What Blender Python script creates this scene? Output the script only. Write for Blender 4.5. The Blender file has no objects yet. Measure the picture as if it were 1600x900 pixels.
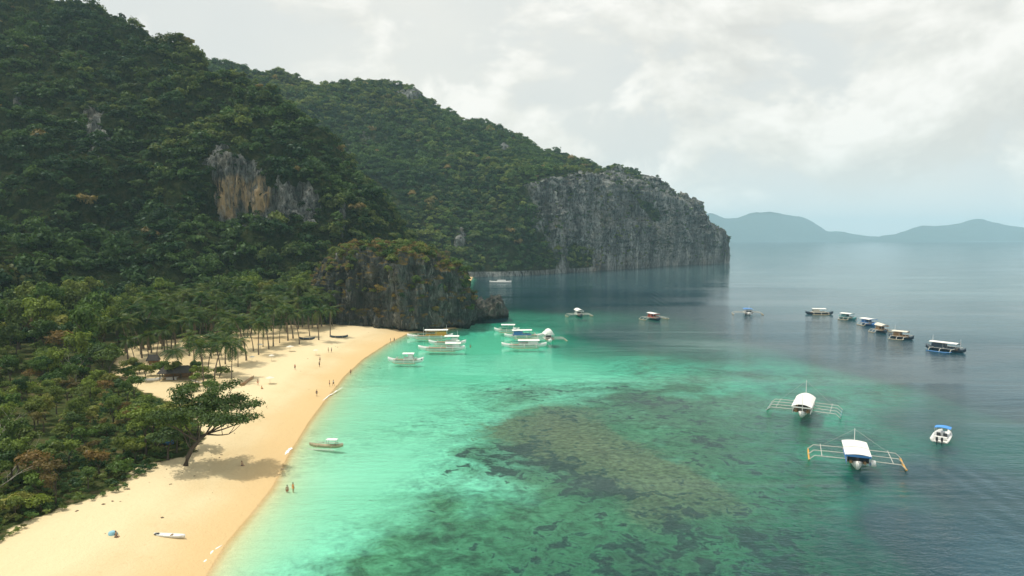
import bpy, bmesh, math, random
import numpy as np
from mathutils import Vector, Matrix
R = math.radians
random.seed(7); rng = np.random.default_rng(7)
scene = bpy.context.scene
COL = scene.collection

# ------------------------------------------------------------------ camera, sky, sun, exposure
H, F = 42.0, 1600*24/36.0
PITCH = math.atan(77/F)
cam_d = bpy.data.cameras.new('camera'); cam_d.lens = 24; cam_d.sensor_width = 36; cam_d.clip_end = 60000; cam_d.clip_start = .5
cam = bpy.data.objects.new('camera', cam_d); COL.objects.link(cam)
cam.location = (0, 0, H); cam.rotation_euler = (math.pi/2-PITCH, 0, 0); scene.camera = cam

SUN_EL, SUN_AZ = R(64), R(-78)          # azimuth from +Y towards +X
sun_d = bpy.data.lights.new('sun', 'SUN'); sun_d.energy = 3.5; sun_d.angle = R(.6); sun_d.color = (1, .93, .8)
sun = bpy.data.objects.new('sun', sun_d); COL.objects.link(sun)
sv = Vector((math.sin(SUN_AZ)*math.cos(SUN_EL), math.cos(SUN_AZ)*math.cos(SUN_EL), math.sin(SUN_EL)))
sun.rotation_euler = sv.to_track_quat('Z', 'Y').to_euler()

scene.view_settings.view_transform = 'Standard'; scene.view_settings.look = 'None'
scene.view_settings.exposure = 0; scene.view_settings.gamma = 1
scene.cycles.max_bounces = 6; scene.cycles.transparent_max_bounces = 12; scene.cycles.volume_bounces = 4
scene.cycles.use_denoising = True; scene.cycles.use_fast_gi = False

world = bpy.data.worlds.new('World'); scene.world = world; world.use_nodes = True
nt = world.node_tree; N = nt.nodes; L = nt.links; N.clear()
def nd(t, typ, **kw):
    n = t.nodes.new(typ)
    for k, v in kw.items():
        if k.startswith('i_'):
            n.inputs[k[2:].replace('_', ' ')].default_value = v
        else: setattr(n, k, v)
    return n
def ramp(t, src, stops, interp='LINEAR'):
    n = t.nodes.new('ShaderNodeValToRGB'); n.color_ramp.interpolation = interp
    e = n.color_ramp.elements
    while len(e) < len(stops): e.new(.5)
    for el, (p, c) in zip(e, stops):
        el.position = p; el.color = (c, c, c, 1) if isinstance(c, (int, float)) else (*c[:3], 1)
    if src is not None: t.links.new(src, n.inputs[0])
    return n.outputs[0]
def mixc(t, fac, a, b, mode='MIX'):
    n = t.nodes.new('ShaderNodeMix'); n.data_type = 'RGBA'; n.blend_type = mode
    for sock, v in ((n.inputs[0], fac), (n.inputs[6], a), (n.inputs[7], b)):
        if isinstance(v, (int, float)): sock.default_value = v
        elif isinstance(v, tuple): sock.default_value = (*v[:3], 1)
        else: t.links.new(v, sock)
    return n.outputs[2]
def mth(t, op, a, b=None, clamp=False):
    n = t.nodes.new('ShaderNodeMath'); n.operation = op; n.use_clamp = clamp
    for s, v in ((n.inputs[0], a), (n.inputs[1], b)):
        if v is None: continue
        if isinstance(v, (int, float)): s.default_value = v
        else: t.links.new(v, s)
    return n.outputs[0]
sky = nd(nt, 'ShaderNodeTexSky', sky_type='NISHITA', sun_disc=False, sun_elevation=SUN_EL, sun_rotation=SUN_AZ, air_density=1.2, dust_density=2.5)
tc = nd(nt, 'ShaderNodeTexCoord')
mp = nd(nt, 'ShaderNodeMapping'); mp.inputs['Scale'].default_value = (2.6, 2.6, 4.2); mp.inputs['Location'].default_value = (3.4, .2, .35)
L.new(tc.outputs['Generated'], mp.inputs[0])
n1 = nd(nt, 'ShaderNodeTexNoise', i_Scale=1.55, i_Detail=9, i_Roughness=.55, i_Distortion=.25); L.new(mp.outputs[0], n1.inputs[0])
n2 = nd(nt, 'ShaderNodeTexNoise', i_Scale=.7, i_Detail=3, i_Roughness=.5); L.new(mp.outputs[0], n2.inputs[0])
# lit billow edges: difference of two shifted noises
mp2 = nd(nt, 'ShaderNodeMapping'); mp2.inputs['Location'].default_value = (-.05, 0, .13); L.new(mp.outputs[0], mp2.inputs[0])
n3 = nd(nt, 'ShaderNodeTexNoise', i_Scale=1.55, i_Detail=9, i_Roughness=.55, i_Distortion=.25); L.new(mp2.outputs[0], n3.inputs[0])
edge = mth(nt, 'SUBTRACT', n1.outputs[0], n3.outputs[0])
cov = ramp(nt, n1.outputs[0], [(.47, 0), (.56, 1)], 'EASE')
body = mth(nt, 'ADD', mth(nt, 'MULTIPLY', edge, 3.2), .5)
cl = ramp(nt, body, [(.2, (.80, .795, .74)), (.5, (.93, .92, .85)), (.8, (1.08, 1.06, .99))])
thin = mixc(nt, ramp(nt, n2.outputs[0], [(.42, 0), (.62, 1)]), (.81, .83, .80), (.91, .905, .84))
clouds = mixc(nt, cov, thin, cl)
sep = nd(nt, 'ShaderNodeSeparateXYZ'); L.new(tc.outputs['Generated'], sep.inputs[0])
low = ramp(nt, sep.outputs[2], [(.0, 1), (.13, 0)], 'EASE')
clouds = mixc(nt, mth(nt, 'MULTIPLY', low, .75), clouds, (.86, .95, .95))
skyc = mixc(nt, 1.0, sky.outputs[0], (.11, .11, .11), 'MULTIPLY')
final = mixc(nt, .93, skyc, clouds)
bg = nd(nt, 'ShaderNodeBackground', i_Strength=1.0); L.new(final, bg.inputs[0])
out = nd(nt, 'ShaderNodeOutputWorld'); L.new(bg.outputs[0], out.inputs[0])

# ------------------------------------------------------------------ helpers: view geometry
cp, sp = math.cos(PITCH), math.sin(PITCH)
def ray(x, y):
    r, u = (x-800)/F, (450-y)/F
    return np.array([r, cp+sp*u, -sp+cp*u])
def gnd(x, y, z=0.0):                   # the place on level z that a point of the photograph looks at
    d = ray(x, y); t = (z-H)/d[2]; return np.array([d[0]*t, d[1]*t, z])
def at(x, y, Y):                        # the place at forward distance Y
    d = ray(x, y); t = Y/d[1]; return np.array([d[0]*t, Y, H+d[2]*t])
def colx(x, Y, z):                      # column x, distance Y, height z
    dz = z-H; # solve for depth along axis
    dep = Y*cp-dz*sp
    return np.array([(x-800)/F*dep, Y, z])
def proj(P):
    P = np.asarray(P); X, Y, Z = P[..., 0], P[..., 1], P[..., 2]-H
    dep = np.maximum(Y*cp-Z*sp, 1e-3); up = Y*sp+Z*cp
    return 800+F*X/dep, 450-F*up/dep

# ------------------------------------------------------------------ helpers: noise
_perm = rng.permutation(256); _perm = np.concatenate([_perm, _perm, _perm])
_g = rng.normal(size=(256, 3)); _g /= np.linalg.norm(_g, axis=1)[:, None]
def perlin(P):
    P = np.asarray(P, float); i = np.floor(P).astype(int); f = P-i; i &= 255
    w = f*f*f*(f*(f*6-15)+10); r = 0
    for a in (0, 1):
        for b in (0, 1):
            for c in (0, 1):
                h = _perm[_perm[_perm[i[..., 0]+a]+i[..., 1]+b]+i[..., 2]+c] & 255
                g = _g[h]
                d = g[..., 0]*(f[..., 0]-a)+g[..., 1]*(f[..., 1]-b)+g[..., 2]*(f[..., 2]-c)
                r = r+d*np.where(a, w[..., 0], 1-w[..., 0])*np.where(b, w[..., 1], 1-w[..., 1])*np.where(c, w[..., 2], 1-w[..., 2])
    return r*1.6
def fbm(P, o=4, ridged=False):
    s, a, n = 0, 1, 0
    for k in range(o):
        v = perlin(P*(2.03**k)+k*17.3)
        s = s+a*((1-2*np.abs(v)) if ridged else v); n += a; a *= .5
    return s/n
def S3(P, a, b, c): return np.stack([P[..., 0]*a, P[..., 1]*b, P[..., 2]*c], -1)
def smooth(e0, e1, x):
    t = np.clip((x-e0)/(e1-e0), 0, 1); return t*t*(3-2*t)
def inpoly(px, py, poly):
    c = np.zeros(np.shape(px), bool); n = len(poly)
    for k in range(n):
        x0, y0 = poly[k][:2]; x1, y1 = poly[(k+1) % n][:2]
        if y0 == y1: continue
        c ^= ((y0 > py) != (y1 > py)) & (px < (x1-x0)*(py-y0)/(y1-y0)+x0)
    return c
def dpoly(px, py, poly, closed=True):
    m = np.full(np.shape(px), 1e9); n = len(poly)
    for k in range(n if closed else n-1):
        ax, ay = poly[k][:2]; bx, by = poly[(k+1) % n][:2]
        dx, dy = bx-ax, by-ay
        t = np.clip(((px-ax)*dx+(py-ay)*dy)/(dx*dx+dy*dy+1e-9), 0, 1)
        m = np.minimum(m, np.hypot(px-ax-t*dx, py-ay-t*dy))
    return m

# ------------------------------------------------------------------ helpers: objects
def tag(o, label=None, cat=None, group=None, kind=None):
    if label: o['label'] = label
    if cat: o['category'] = cat
    if group: o['group'] = group
    if kind: o['kind'] = kind
    return o
def link(name, me, mat=None, parent=None, loc=None):
    o = bpy.data.objects.new(name, me); COL.objects.link(o)
    if mat is not None and me is not None and not me.materials: me.materials.append(mat)
    if parent is not None: o.parent = parent
    if loc is not None: o.location = loc
    return o
def empty(name, loc=(0, 0, 0), rz=0):
    o = bpy.data.objects.new(name, None); COL.objects.link(o); o.empty_display_size = .2
    o.location = loc; o.rotation_euler = (0, 0, rz); return o
KIDS = {}
def copy_tree(o, parent=None):
    c = o.copy(); COL.objects.link(c); c.parent = parent
    for ch in o.children: copy_tree(ch, c)
    return c
def np_mesh(name, V, Fc, smooth_=True, attrs=None):      # Fc: (n,k) array
    me = bpy.data.meshes.new(name); V = np.ascontiguousarray(V, np.float32); Fc = np.ascontiguousarray(Fc, np.int32)
    n, k = Fc.shape
    me.vertices.add(len(V)); me.vertices.foreach_set('co', V.ravel())
    me.loops.add(n*k); me.loops.foreach_set('vertex_index', Fc.ravel())
    me.polygons.add(n); me.polygons.foreach_set('loop_start', np.arange(n, dtype=np.int32)*k)
    me.update(calc_edges=True)
    if smooth_: me.polygons.foreach_set('use_smooth', np.ones(n, bool))
    for a, (dom, typ, data) in (attrs or {}).items():
        at_ = me.attributes.new(a, typ, dom)
        at_.data.foreach_set('color' if typ == 'FLOAT_COLOR' else 'value', np.ascontiguousarray(data, np.float32).ravel())
    return me
def grid_faces(nr, nc, wrap=False):
    i, j = np.meshgrid(np.arange(nr-1), np.arange(nc if wrap else nc-1), indexing='ij')
    a = i*nc+j; b = i*nc+(j+1) % nc
    return np.stack([a, b, b+nc, a+nc], -1).reshape(-1, 4)
class MB:                                # collects shapes and links them as one mesh
    def __init__(s): s.v = []; s.f = []
    def add(s, V, Fs):
        n = len(s.v); s.v += [tuple(map(float, p)) for p in V]; s.f += [tuple(n+i for i in f) for f in Fs]; return s
    def box(s, c, d, M=None, taper=1.0):
        x, y, z = d[0]/2, d[1]/2, d[2]/2
        V = [Vector((sx*x*(taper if sz > 0 else 1), sy*y*(taper if sz > 0 else 1), sz*z)) for sz in (-1, 1) for sy in (-1, 1) for sx in (-1, 1)]
        V = [(M @ v if M else v)+Vector(c) for v in V]
        return s.add(V, [(0, 2, 3, 1), (4, 5, 7, 6), (0, 1, 5, 4), (2, 6, 7, 3), (0, 4, 6, 2), (1, 3, 7, 5)])
    def tube(s, pts, rad, k=6, caps=True):
        pts = [Vector(p) for p in pts]; rad = rad if isinstance(rad, (list, tuple)) else [rad]*len(pts); V = []; Fs = []
        for i, p in enumerate(pts):
            d = (pts[min(i+1, len(pts)-1)]-pts[max(i-1, 0)]).normalized()
            a = d.orthogonal().normalized() if abs(d.z) > .95 else d.cross(Vector((0, 0, 1))).normalized()
            b = d.cross(a)
            for j in range(k):
                t = 2*math.pi*j/k; V.append(p+(a*math.cos(t)+b*math.sin(t))*rad[i])
        for i in range(len(pts)-1):
            for j in range(k):
                a0 = i*k+j; a1 = i*k+(j+1) % k; Fs.append((a0, a1, a1+k, a0+k))
        if caps: Fs += [tuple(range(k))[::-1], tuple((len(pts)-1)*k+j for j in range(k))]
        return s.add(V, Fs)
    def build(s, name, mat, parent=None, sm=False):
        me = bpy.data.meshes.new(name); me.from_pydata(s.v, [], s.f); me.update()
        if sm: me.polygons.foreach_set('use_smooth', [True]*len(me.polygons))
        return link(name, me, mat, parent)

# ------------------------------------------------------------------ materials
def new_mat(name):
    m = bpy.data.materials.new(name); m.use_nodes = True; t = m.node_tree; t.nodes.clear()
    return m, t, t.nodes.new('ShaderNodeOutputMaterial')
def obj_co(t): return nd(t, 'ShaderNodeTexCoord').outputs['Object']
def geo_pos(t): return nd(t, 'ShaderNodeNewGeometry').outputs['Position']
def noise(t, co, scale, detail=4, rough=.55, vec=None, dist=0):
    if vec:
        m = nd(t, 'ShaderNodeMapping'); m.inputs['Scale'].default_value = vec; t.links.new(co, m.inputs[0]); co = m.outputs[0]
    n = nd(t, 'ShaderNodeTexNoise', i_Scale=scale, i_Detail=detail, i_Roughness=rough, i_Distortion=dist); t.links.new(co, n.inputs[0]); return n.outputs[0]
def bump(t, h, strength, dist, nrm=None):
    b = nd(t, 'ShaderNodeBump', i_Strength=strength, i_Distance=dist); t.links.new(h, b.inputs['Height'])
    if nrm: t.links.new(nrm, b.inputs['Normal'])
    return b.outputs[0]
def attr(t, name, typ='GEOMETRY'): return nd(t, 'ShaderNodeAttribute', attribute_name=name, attribute_type=typ)
def paint(name, col, rough=.5, var=.12, sc=3.0, metal=0):
    m, t, o = new_mat(name); p = nd(t, 'ShaderNodeBsdfPrincipled', i_Roughness=rough, i_Metallic=metal)
    n = noise(t, obj_co(t), sc, 5, .65)
    c = mixc(t, ramp(t, n, [(.35, 0), (.7, 1)]), tuple(x*(1-var) for x in col), tuple(min(1, x*(1+var*.4)) for x in col))
    dirt = noise(t, obj_co(t), sc*.6, 6, .7, (1, 1, .3))
    c = mixc(t, ramp(t, dirt, [(.58, 0), (.75, .35)]), c, tuple(x*.45+.03 for x in col))
    t.links.new(c, p.inputs['Base Color']); t.links.new(p.outputs[0], o.inputs[0]); return m
def leaf_mat(name, cols, inst=False, transl=.25):
    m, t, o = new_mat(name)
    if inst: base = attr(t, 'tint', 'INSTANCER').outputs['Color']
    else:
        oi = nd(t, 'ShaderNodeObjectInfo'); base = ramp(t, oi.outputs['Random'], [(k/(len(cols)-1), c) for k, c in enumerate(cols)])
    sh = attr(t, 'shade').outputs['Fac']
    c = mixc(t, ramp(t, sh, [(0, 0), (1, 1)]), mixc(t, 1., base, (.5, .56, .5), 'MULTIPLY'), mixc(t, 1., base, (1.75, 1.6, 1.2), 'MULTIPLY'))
    d = nd(t, 'ShaderNodeBsdfDiffuse'); tr = nd(t, 'ShaderNodeBsdfTranslucent'); t.links.new(c, d.inputs[0])
    t.links.new(mixc(t, 1., c, (1.1, 1.25, .5), 'MULTIPLY'), tr.inputs[0])
    ms = nd(t, 'ShaderNodeMixShader'); ms.inputs[0].default_value = transl
    t.links.new(d.outputs[0], ms.inputs[1]); t.links.new(tr.outputs[0], ms.inputs[2])
    gl = nd(t, 'ShaderNodeBsdfGlossy', i_Roughness=.45); gl.inputs[0].default_value = (.8, .9, 1, 1)
    ms2 = nd(t, 'ShaderNodeMixShader'); ms2.inputs[0].default_value = .012
    t.links.new(ms.outputs[0], ms2.inputs[1]); t.links.new(gl.outputs[0], ms2.inputs[2]); t.links.new(ms2.outputs[0], o.inputs[0]); return m
def bark_mat(name, a, b):
    m, t, o = new_mat(name); p = nd(t, 'ShaderNodeBsdfDiffuse'); n = noise(t, obj_co(t), 2.5, 5, .6, (1, 1, .3))
    t.links.new(mixc(t, n, a, b), p.inputs[0]); t.links.new(p.outputs[0], o.inputs[0]); return m
def rock_nodes(t, co, warm_attr=None, dark=1.0):
    st = noise(t, co, .11, 8, .68, (1, 1, .16), .4); fi = noise(t, co, .8, 6, .7, (1, 1, .35)); bl = noise(t, co, .035, 4, .6)
    c = ramp(t, st, [(.30, (.025*dark, .028*dark, .028*dark)), (.45, (.10*dark, .108*dark, .105*dark)), (.58, (.19*dark, .20*dark, .19*dark)), (.75, (.40*dark, .39*dark, .34*dark))])
    c = mixc(t, ramp(t, fi, [(.38, .75), (.55, 0)]), c, (.03, .033, .03))
    c = mixc(t, ramp(t, bl, [(.55, 0), (.72, .45)]), c, (.26, .22, .15))
    if warm_attr:
        w = mth(t, 'MULTIPLY', attr(t, warm_attr).outputs['Fac'], ramp(t, noise(t, co, .22, 5, .6, (1, 1, .2)), [(.42, 0), (.6, 1)]))
        c = mixc(t, mth(t, 'MULTIPLY', w, .85), c, (.64, .45, .24))
    st2 = noise(t, co, .34, 7, .72, (1, 1, .2), 1.2)
    c = mixc(t, ramp(t, st2, [(.40, .85), (.47, 0)]), c, (.035, .04, .042)); c = mixc(t, ramp(t, st2, [(.57, 0), (.66, .55)]), c, (.46, .46, .42))
    h = mth(t, 'ADD', mth(t, 'ADD', st, st2), mth(t, 'MULTIPLY', fi, .35))
    return c, h
def hill_mat(name='hill_surface', k=1.0, lift=1.5):
    m, t, o = new_mat(name); co0 = geo_pos(t); vm = nd(t, 'ShaderNodeVectorMath', operation='SCALE'); vm.inputs['Scale'].default_value = k; t.links.new(co0, vm.inputs[0]); co = vm.outputs[0]
    rc, rh = rock_nodes(t, co, 'warm', lift)
    v = noise(t, co, .25, 6, .7)
    vc = ramp(t, v, [(.3, (.012, .022, .010)), (.5, (.028, .042, .016)), (.7, (.07, .07, .03))])
    rk = attr(t, 'rock').outputs['Fac']
    f = mth(t, 'ADD', rk, mth(t, 'MULTIPLY', mth(t, 'SUBTRACT', noise(t, co, .12, 5, .7), .5), 1.2))
    f = ramp(t, f, [(.42, 0), (.6, 1)])
    p = nd(t, 'ShaderNodeBsdfDiffuse'); t.links.new(mixc(t, f, vc, rc), p.inputs[0])
    t.links.new(bump(t, mth(t, 'ADD', rh, v), 1.0, 3.5), p.inputs['Normal']); t.links.new(p.outputs[0], o.inputs[0]); return m
def rock_mat(name='limestone', dark=.64, growth=1.):
    m, t, o = new_mat(name); co = geo_pos(t); rc, rh = rock_nodes(t, co, None, dark)
    sepz = nd(t, 'ShaderNodeSeparateXYZ'); t.links.new(co, sepz.inputs[0])
    # brown dry growth on the upper, flatter parts; black wet band at the tide line
    g = nd(t, 'ShaderNodeNewGeometry'); sn = nd(t, 'ShaderNodeSeparateXYZ'); t.links.new(g.outputs['Normal'], sn.inputs[0])
    grow = mth(t, 'ADD', mth(t, 'MULTIPLY', sn.outputs[2], .8), mth(t, 'MULTIPLY', mth(t, 'SUBTRACT', noise(t, co, .15, 5, .7), .5), 1.8))
    gcol = ramp(t, noise(t, co, .3, 4, .6), [(.3, (.03, .04, .015)), (.5, (.10, .085, .03)), (.7, (.2, .13, .05))])
    c = mixc(t, mth(t, 'MULTIPLY', ramp(t, grow, [(.35, 0), (.6, .9)]), growth), rc, gcol)
    c = mixc(t, ramp(t, mth(t, 'ADD', mth(t, 'MULTIPLY', sepz.outputs[2], .3), mth(t, 'MULTIPLY', noise(t, co, .3, 3), .8)), [(.65, 1), (1.0, 0)]), c, (.018, .02, .02))
    p = nd(t, 'ShaderNodeBsdfDiffuse'); t.links.new(c, p.inputs[0]); t.links.new(bump(t, rh, 1.0, 2.0), p.inputs['Normal'])
    t.links.new(p.outputs[0], o.inputs[0]); return m
def ground_mat():
    m, t, o = new_mat('sand_and_seabed'); co = geo_pos(t); A = lambda n: attr(t, n).outputs['Fac']
    veg, dep, reef, grass, brown, dist = A('veg'), A('depth'), A('reef'), A('grass'), A('brown'), A('shore')
    # beach
    big = noise(t, co, .035, 5, .6); fine = noise(t, co, .5, 6, .7); sp_ = noise(t, co, 2.2, 4, .7)
    s = mixc(t, ramp(t, big, [(.35, 0), (.65, 1)]), (.60, .465, .265), (.66, .545, .335))
    s = mixc(t, ramp(t, fine, [(.56, 0), (.75, .35)]), s, (.52, .38, .20))
    s = mixc(t, mth(t, 'MULTIPLY', ramp(t, sp_, [(.66, 0), (.72, .6)]), ramp(t, dist, [(.25, 0), (.45, 1)])), s, (.30, .22, .12))
    fp = nd(t, 'ShaderNodeTexVoronoi', i_Scale=1.1); t.links.new(co, fp.inputs['Vector'])
    tr_ = ramp(t, noise(t, co, .09, 4, .6, None, 1.2), [(.46, 0), (.5, 1), (.54, 0)])
    s = mixc(t, mth(t, 'MULTIPLY', ramp(t, fp.outputs['Distance'], [(.0, .75), (.28, 0)]), tr_), s, (.45, .33, .18))
    lit = noise(t, co, 5.0, 3, .7)
    s = mixc(t, mth(t, 'MULTIPLY', ramp(t, lit, [(.68, 0), (.72, .8)]), ramp(t, mth(t, 'ADD', dist, mth(t, 'MULTIPLY', mth(t, 'SUBTRACT', noise(t, co, .12, 4, .6), .5), .12)), [(.11, 0), (.13, 1), (.16, .2), (.3, .25)])), s, (.20, .14, .08))
    wob = mth(t, 'ADD', dist, mth(t, 'MULTIPLY', mth(t, 'SUBTRACT', noise(t, co, .06, 4, .5), .5), .08))
    s = mixc(t, ramp(t, wob, [(.015, .9), (.045, .75), (.095, 0)]), s, (.62, .445, .23))          # wet sand
    s = mixc(t, ramp(t, wob, [(.12, 0), (.17, .75), (.25, .75), (.36, 0)]), s, (.72, .60, .385))  # dry bright berm
    # soil and ground cover
    gc = ramp(t, noise(t, co, .45, 6, .7), [(.3, (.02, .035, .012)), (.5, (.05, .065, .022)), (.62, (.085, .075, .035)), (.78, (.22, .17, .10))])
    vv = ramp(t, mth(t, 'ADD', veg, mth(t, 'MULTIPLY', mth(t, 'SUBTRACT', noise(t, co, .35, 5, .7), .5), .9)), [(.42, 0), (.55, 1)])
    land = mixc(t, vv, s, gc)
    # sea bed
    bs = noise(t, co, .05, 6, .62, (1, 1.0, 1), .6); bs2 = noise(t, co, .28, 7, .72, None, .5); bs3 = noise(t, co, .9, 4, .7)
    sb = mixc(t, ramp(t, noise(t, co, .03, 4, .5), [(.35, 0), (.65, 1)]), (.80, .78, .60), (.88, .85, .68))
    g_ = ramp(t, mth(t, 'ADD', grass, mth(t, 'MULTIPLY', mth(t, 'SUBTRACT', bs, .5), 1.3)), [(.28, 0), (.62, 1)])
    gcol = ramp(t, bs2, [(.3, (.13, .13, .07)), (.5, (.26, .28, .15)), (.7, (.46, .46, .28))])
    sb = mixc(t, g_, sb, gcol)
    b_ = ramp(t, mth(t, 'ADD', brown, mth(t, 'MULTIPLY', mth(t, 'SUBTRACT', bs2, .5), .8)), [(.40, 0), (.55, 1)])
    bcol = ramp(t, bs3, [(.3, (.27, .13, .07)), (.7, (.58, .31, .17))])
    sb = mixc(t, b_, sb, bcol)
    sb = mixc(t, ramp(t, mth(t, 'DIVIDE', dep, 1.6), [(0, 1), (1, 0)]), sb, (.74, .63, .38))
    r_ = ramp(t, mth(t, 'ADD', mth(t, 'MULTIPLY', reef, .55), mth(t, 'ADD', mth(t, 'MULTIPLY', mth(t, 'SUBTRACT', bs2, .5), 1.9), mth(t, 'MULTIPLY', mth(t, 'SUBTRACT', bs, .5), .9))), [(.375, 0), (.455, .95)])
    r_ = mth(t, 'MULTIPLY', r_, ramp(t, reef, [(.02, 0), (.1, 1)]))
    rcol = ramp(t, bs3, [(.35, (.03, .035, .03)), (.7, (.12, .10, .085))])
    mot = ramp(t, mth(t, 'ADD', mth(t, 'MULTIPLY', bs2, .6), mth(t, 'MULTIPLY', bs3, .4)), [(.36, .45), (.5, .95), (.62, 1.25)])
    act = ramp(t, mth(t, 'ADD', mth(t, 'ADD', reef, grass), brown), [(.05, 0), (.5, 1)])
    mm = nd(t, 'ShaderNodeMix', data_type='RGBA', blend_type='MULTIPLY'); t.links.new(act, mm.inputs[0]); t.links.new(sb, mm.inputs[6]); t.links.new(mot, mm.inputs[7]); sb = mm.outputs[2]
    sb = mixc(t, r_, sb, rcol)
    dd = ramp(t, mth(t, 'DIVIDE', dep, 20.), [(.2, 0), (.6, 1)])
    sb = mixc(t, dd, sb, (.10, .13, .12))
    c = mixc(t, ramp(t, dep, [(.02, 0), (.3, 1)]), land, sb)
    p = nd(t, 'ShaderNodeBsdfDiffuse'); t.links.new(c, p.inputs[0])
    t.links.new(bump(t, mth(t, 'ADD', fine, mth(t, 'MULTIPLY', sp_, .4)), .6, .5), p.inputs['Normal'])
    t.links.new(p.outputs[0], o.inputs[0]); return m
def water_mat():
    m, t, o = new_mat('sea_water'); co = geo_pos(t); dep = attr(t, 'depth').outputs['Fac']
    ex = []
    for k in (.40, .036, .066):
        ex.append(mth(t, 'POWER', math.exp(-k), dep))
    cc = nd(t, 'ShaderNodeCombineColor')
    for i, e in enumerate(ex): t.links.new(e, cc.inputs[i])
    tr = nd(t, 'ShaderNodeBsdfTransparent'); t.links.new(cc.outputs[0], tr.inputs[0])
    df = nd(t, 'ShaderNodeBsdfDiffuse'); t.links.new(mixc(t, ramp(t, mth(t, 'DIVIDE', dep, 30.), [(.55, 0), (1, 1)]), (.010, .070, .112), (.085, .185, .21)), df.inputs[0])  # deepest, far water coloured paler to make up for weak sky reflection
    sc = mth(t, 'SUBTRACT', 1.0, mth(t, 'POWER', math.exp(-.06), dep))
    ms = nd(t, 'ShaderNodeMixShader'); t.links.new(sc, ms.inputs[0]); t.links.new(tr.outputs[0], ms.inputs[1]); t.links.new(df.outputs[0], ms.inputs[2])
    w1 = noise(t, co, .10, 5, .6, (1, 1.7, 1), .3); w2 = noise(t, co, .42, 5, .62, (1, 1.9, 1), .4); w3 = noise(t, co, 1.7, 3, .6, (1, 1.6, 1))
    calm = ramp(t, noise(t, co, .012, 5, .6, (.35, 1.7, 1), .5), [(.40, .2), (.58, 1)])
    sy = nd(t, 'ShaderNodeSeparateXYZ'); t.links.new(co, sy.inputs[0])
    calm = mth(t, 'MULTIPLY', calm, ramp(t, mth(t, 'DIVIDE', sy.outputs[1], 1000.), [(.10, .62), (.2, .38), (.4, .15), (.8, .10)]))
    ls = nd(t, 'ShaderNodeNewGeometry')
    h = mth(t, 'ADD', mth(t, 'MULTIPLY', w1, .9), mth(t, 'ADD', mth(t, 'MULTIPLY', w2, .75), mth(t, 'MULTIPLY', w3, .22)))
    h = mth(t, 'MULTIPLY', h, mth(t, 'MULTIPLY', calm, ramp(t, mth(t, 'DIVIDE', dep, 8.), [(0, .12), (.25, .5), (.6, 1)])))
    # long low wake waves spreading behind a passing boat
    wa, wb = gnd(1440, 700), gnd(1600, 790); wd = (wb-wa)/np.linalg.norm(wb-wa); wn = (-wd[1], wd[0], 0); w0 = float(wa[0]*wn[0]+wa[1]*wn[1])
    dt = nd(t, 'ShaderNodeVectorMath', operation='DOT_PRODUCT'); dt.inputs[1].default_value = wn; t.links.new(co, dt.inputs[0])
    dw = mth(t, 'ADD', mth(t, 'SUBTRACT', dt.outputs['Value'], w0), mth(t, 'MULTIPLY', noise(t, co, .05, 2), 3.0))
    env = mth(t, 'MULTIPLY', ramp(t, mth(t, 'DIVIDE', mth(t, 'ABSOLUTE', dw), 14.), [(.2, 1), (1, 0)]), ramp(t, mth(t, 'DIVIDE', dep, 16.), [(.6, 0), (.95, 1)]))
    h = mth(t, 'ADD', h, mth(t, 'MULTIPLY', mth(t, 'MULTIPLY', mth(t, 'SINE', mth(t, 'MULTIPLY', dw, 1.35)), env), .085))
    b = bump(t, h, 1.0, 1.15)
    fr = nd(t, 'ShaderNodeFresnel', i_IOR=1.33); t.links.new(b, fr.inputs['Normal'])
    gl = nd(t, 'ShaderNodeBsdfGlossy', i_Roughness=.06, distribution='MULTI_GGX'); t.links.new(b, gl.inputs['Normal'])
    m2 = nd(t, 'ShaderNodeMixShader'); t.links.new(fr.outputs[0], m2.inputs[0]); t.links.new(ms.outputs[0], m2.inputs[1]); t.links.new(gl.outputs[0], m2.inputs[2])
    t.links.new(m2.outputs[0], o.inputs[0]); return m

M_head = hill_mat('headland_surface', .55, 1.75)
M_hill, M_rock, M_ground, M_water = hill_mat(), rock_mat(), ground_mat(), water_mat()
M_rock2 = rock_mat('bare_limestone', .8, .15)
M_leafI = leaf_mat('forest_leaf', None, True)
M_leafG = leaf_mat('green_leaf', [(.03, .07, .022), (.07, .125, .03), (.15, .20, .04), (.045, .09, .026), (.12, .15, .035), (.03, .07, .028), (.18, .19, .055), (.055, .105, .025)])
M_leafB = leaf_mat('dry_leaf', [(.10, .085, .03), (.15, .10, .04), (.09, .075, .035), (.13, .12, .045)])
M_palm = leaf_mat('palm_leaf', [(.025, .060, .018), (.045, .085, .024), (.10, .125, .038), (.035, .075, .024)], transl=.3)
M_bark = bark_mat('bark', (.05, .04, .03), (.14, .115, .09)); M_palmbark = bark_mat('palm_bark', (.12, .095, .07), (.24, .20, .15)); M_pale = bark_mat('dead_wood', (.30, .27, .22), (.5, .46, .40))

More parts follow.
